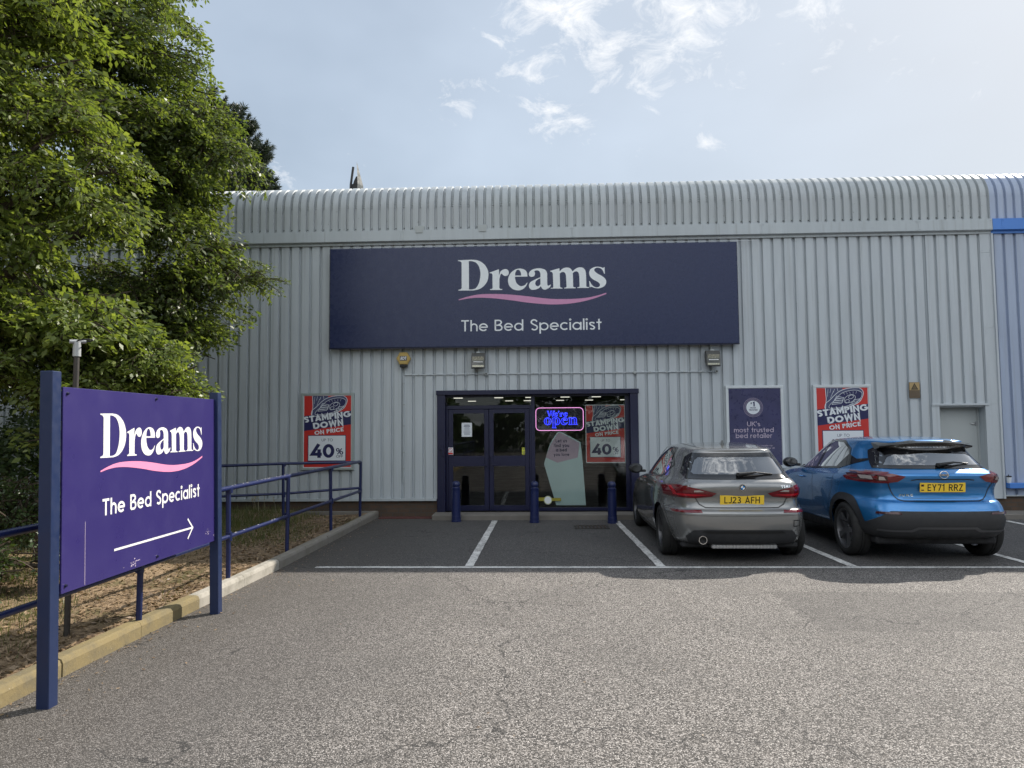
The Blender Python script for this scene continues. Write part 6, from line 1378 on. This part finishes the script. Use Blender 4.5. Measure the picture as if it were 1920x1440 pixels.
# dark ivy-like undergrowth under the crowns, behind it
BU = [(-6.8, 9.2, 1.0, 1.2, .8, 1.0, 60), (-8.6, 8.2, 1.3, 1.4, 1.2, 1.3, 60), (-6.4, 10.4, 1.3, 1.0, .8, 1.0, 50), (-8.5, 11.0, 2.0, 1.6, 1.0, 1.8, 60), (-10.5, 9.0, 2.5, 1.6, 2.0, 2.4, 60)]
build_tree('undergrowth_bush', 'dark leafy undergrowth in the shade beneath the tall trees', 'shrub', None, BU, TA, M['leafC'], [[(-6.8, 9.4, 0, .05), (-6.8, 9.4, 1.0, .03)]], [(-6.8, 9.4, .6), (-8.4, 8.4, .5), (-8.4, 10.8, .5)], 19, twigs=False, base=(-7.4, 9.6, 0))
# pine behind the building
def needle_tmpl(seed):
    R = np.random.default_rng(seed); LV = []
    for s in np.linspace(.05, 1, 26):
        p = np.array([s, 0, .25*s*s])
        for _ in range(15):
            d = unit(np.array([R.uniform(.3, 1), R.normal(0, .7), R.normal(0.1, .6)])); b = unit(np.cross(d, R.normal(0, 1, 3))); l_ = R.uniform(.14, .24); w_ = .012
            LV.append([p, p+d*l_*.5+b*w_, p+d*l_, p+d*l_*.5-b*w_])
    return np.array(LV), [[np.zeros(3), np.array([.5, 0, .06]), np.array([1, 0, .25])]]
TP = [needle_tmpl(i) for i in (1, 2, 3)]
BP = [(-10.9, 24.2, 12.2, .8, .8, .7, 34), (-10.1, 24, 11.2, .55, .6, .45, 24), (-11.3, 24.3, 10.6, 1.1, .9, .8, 46), (-10.2, 24, 10.2, .8, .8, .5, 36), (-11.0, 24.2, 9.2, 1.5, 1.0, .8, 50), (-12.8, 24.4, 11.5, 1.0, 1.0, 1.0, 40), (-12.6, 24.2, 9.6, 1.2, 1.0, .9, 40), (-9.75, 24, 9.9, .5, .5, .35, 18), (-11.6, 24.3, 13.2, .5, .5, .6, 18)]
build_tree('pine_tree', 'dark pine tree rising behind the curved roof of the shop', 'tree', None, BP, TP, M['needle'], [[(-11.6, 24.4, 0, .25), (-11.6, 24.4, 8, .18), (-11.6, 24.3, 13.4, .04)]], [(-11.6, 24.4, 8.5), (-11.6, 24.4, 10.5), (-11.6, 24.3, 12)], 23, twigs=False, base=(-11.6, 24.4, 0), lean=np.array([.2, 0, .5]), droopdir=-.3)
# a belt of woodland on the far side of the car park, seen only in reflections
R_ = np.random.default_rng(77); n = 26000
cx = R_.uniform(-45, 45, n); hgt = 5.5+2.5*np.sin(cx*.31)+1.5*np.sin(cx*.9+2); cz = R_.uniform(0, 1, n)**.8*hgt; cy = -19-R_.uniform(0, 3, n)+1.2*np.sin(cx*.7+cz)
c = np.stack([cx, cy, cz], -1); a = unit(R_.normal(0, 1, (n, 3))); b = unit(np.cross(a, R_.normal(0, 1, (n, 3)))); sz = R_.uniform(.16, .38, n)[:, None]
V = np.stack([c-a*sz, c+b*sz*.6, c+a*sz, c-b*sz*.6], 1).reshape(-1, 3); o = npmesh('woodland_belt', V, np.arange(n*4).reshape(n, 4), M['leafC']); tag(o, 'distant belt of trees across the car park, reflected in the shop glass', 'woodland', kind='stuff')
R_ = np.random.default_rng(78); n = 14000
cx = R_.uniform(-30, -11, n); cy = R_.uniform(-10, 12, n); hgt = 7+2*np.sin(cy*.5); cz = R_.uniform(0, 1, n)**.8*hgt
c = np.stack([cx, cy, cz], -1); a = unit(R_.normal(0, 1, (n, 3))); b = unit(np.cross(a, R_.normal(0, 1, (n, 3)))); sz = R_.uniform(.14, .32, n)[:, None]
V = np.stack([c-a*sz, c+b*sz*.6, c+a*sz, c-b*sz*.6], 1).reshape(-1, 3); o = npmesh('left_woodland', V, np.arange(n*4).reshape(n, 4), M['leafC']); tag(o, 'woodland further back on the left, behind the trees on the verge', 'woodland', kind='stuff')

# ground cover: litter and grass
def verge_z(x, y): return .075+.035*np.sin(x*3.1+1)*np.sin(y*2.3)+np.clip((-x-4.3)/4, 0, 1)*.25
R_ = np.random.default_rng(5); n = 21000
y = R_.uniform(2.2, 13, n); x = -3.30-R_.exponential(1.0, n)*1.1; k = x > -7.5; x, y = x[k], y[k]; n = len(x); z = np.maximum(verge_z(x, y), .05)+.006+R_.uniform(0, .012, n)
an = R_.uniform(0, 2*PI, n); l_ = R_.uniform(.008, .042, n); d = np.stack([np.cos(an), np.sin(an), R_.normal(0, .25, n)], -1)*l_[:, None]; b = np.stack([-np.sin(an), np.cos(an), R_.normal(0, .3, n)], -1)*(l_*R_.uniform(.15, .5, n))[:, None]; c = np.stack([x, y, z], -1)
V = np.stack([c-d, c+b, c+d, c-b], 1).reshape(-1, 3); o = npmesh('leaf_litter', V, np.arange(n*4).reshape(n, 4), M['litter']); tag(o, 'dry brown leaf and bark litter on the verge', 'leaf litter', kind='stuff')
n = 900; y = R_.uniform(1.5, 12.8, n); x = np.array([kerb_x(v) for v in y])+.01+R_.exponential(.16, n); k = R_.random(n) < .12; x[k] += R_.uniform(0, 5, k.sum()); an = R_.uniform(0, 2*PI, n); l_ = R_.uniform(.005, .018, n); c = np.stack([x, y, .007+R_.uniform(0, .004, n)], -1)
d = np.stack([np.cos(an), np.sin(an), R_.normal(0, .2, n)], -1)*l_[:, None]; b = np.stack([-np.sin(an), np.cos(an), R_.normal(0, .2, n)], -1)*(l_*R_.uniform(.2, .6, n))[:, None]
V = np.stack([c-d, c+b, c+d, c-b], 1).reshape(-1, 3); o = npmesh('kerbside_litter', V, np.arange(n*4).reshape(n, 4), M['litter']); tag(o, 'dry leaf fragments blown along the kerb on the tarmac', 'leaf litter', kind='stuff')
n = 42000; y = R_.uniform(2, 13, n); x = -3.4-R_.uniform(0, 1, n)**.8*4.5
patch = (np.sin(x*1.9+y*.8)+np.sin(x*.7-y*1.5+1)+.6*np.sin(x*4.1+y*3.3)); dens = np.clip((patch-.1)*1.0, .0, 1)*.9+np.clip((-x-3.9)*.5, 0, 1)*.40+np.clip((y-9.5)/1.5, 0, 1)*np.clip((-x-3.7)/.8, 0, 1)*.8
k = R_.uniform(0, 1, n) < dens; x, y = x[k], y[k]; n = len(x); z = np.maximum(verge_z(x, y), .05)-.005; an = R_.uniform(0, 2*PI, n); h_ = R_.uniform(.03, .10, n)*(1+.9*(y > 9.5)*(x < -4.0)); w_ = .0035
c = np.stack([x, y, z], -1); s_ = np.stack([np.cos(an), np.sin(an), 0*an], -1)*w_; ln = np.stack([R_.normal(0, .35, n)*h_, R_.normal(0, .35, n)*h_, h_], -1)
V = np.stack([c-s_, c+s_, c+ln*.6+s_*.7, c+ln], 1).reshape(-1, 3); o = npmesh('grass', V, np.arange(n*4).reshape(n, 4), M['grass']); tag(o, 'tufts of green grass on the verge', 'grass', kind='stuff')
# tall weeds by the wall
mb = MB()
for i in range(7):
    x0, y0 = -5.0+rnd.gauss(0, .18), 12.75+rnd.uniform(-.1, .1); z0 = .12; hh = rnd.uniform(.25, .5); dx = rnd.uniform(-.06, .06)
    mb.tube([(x0, y0, z0), (x0+dx*.4, y0, z0+hh*.6), (x0+dx, y0, z0+hh)], [.003, .002, .0015], 4)
    for _ in range(14): a = rnd.uniform(.65, 1.0); mb.add([(x0+dx*a, y0, z0+hh*a), (x0+dx*a+rnd.uniform(-.03, .03), y0-.01, z0+hh*a+.012), (x0+dx*a+rnd.uniform(-.02, .02), y0, z0+hh*a+.02)], [(0, 1, 2)])
o = mb.build('dry_weeds', paint('straw', (.40, .36, .24), .8, var=.1), fix=False); tag(o, 'tall pale dry weed stems by the brick footing, behind the railing', 'weeds')
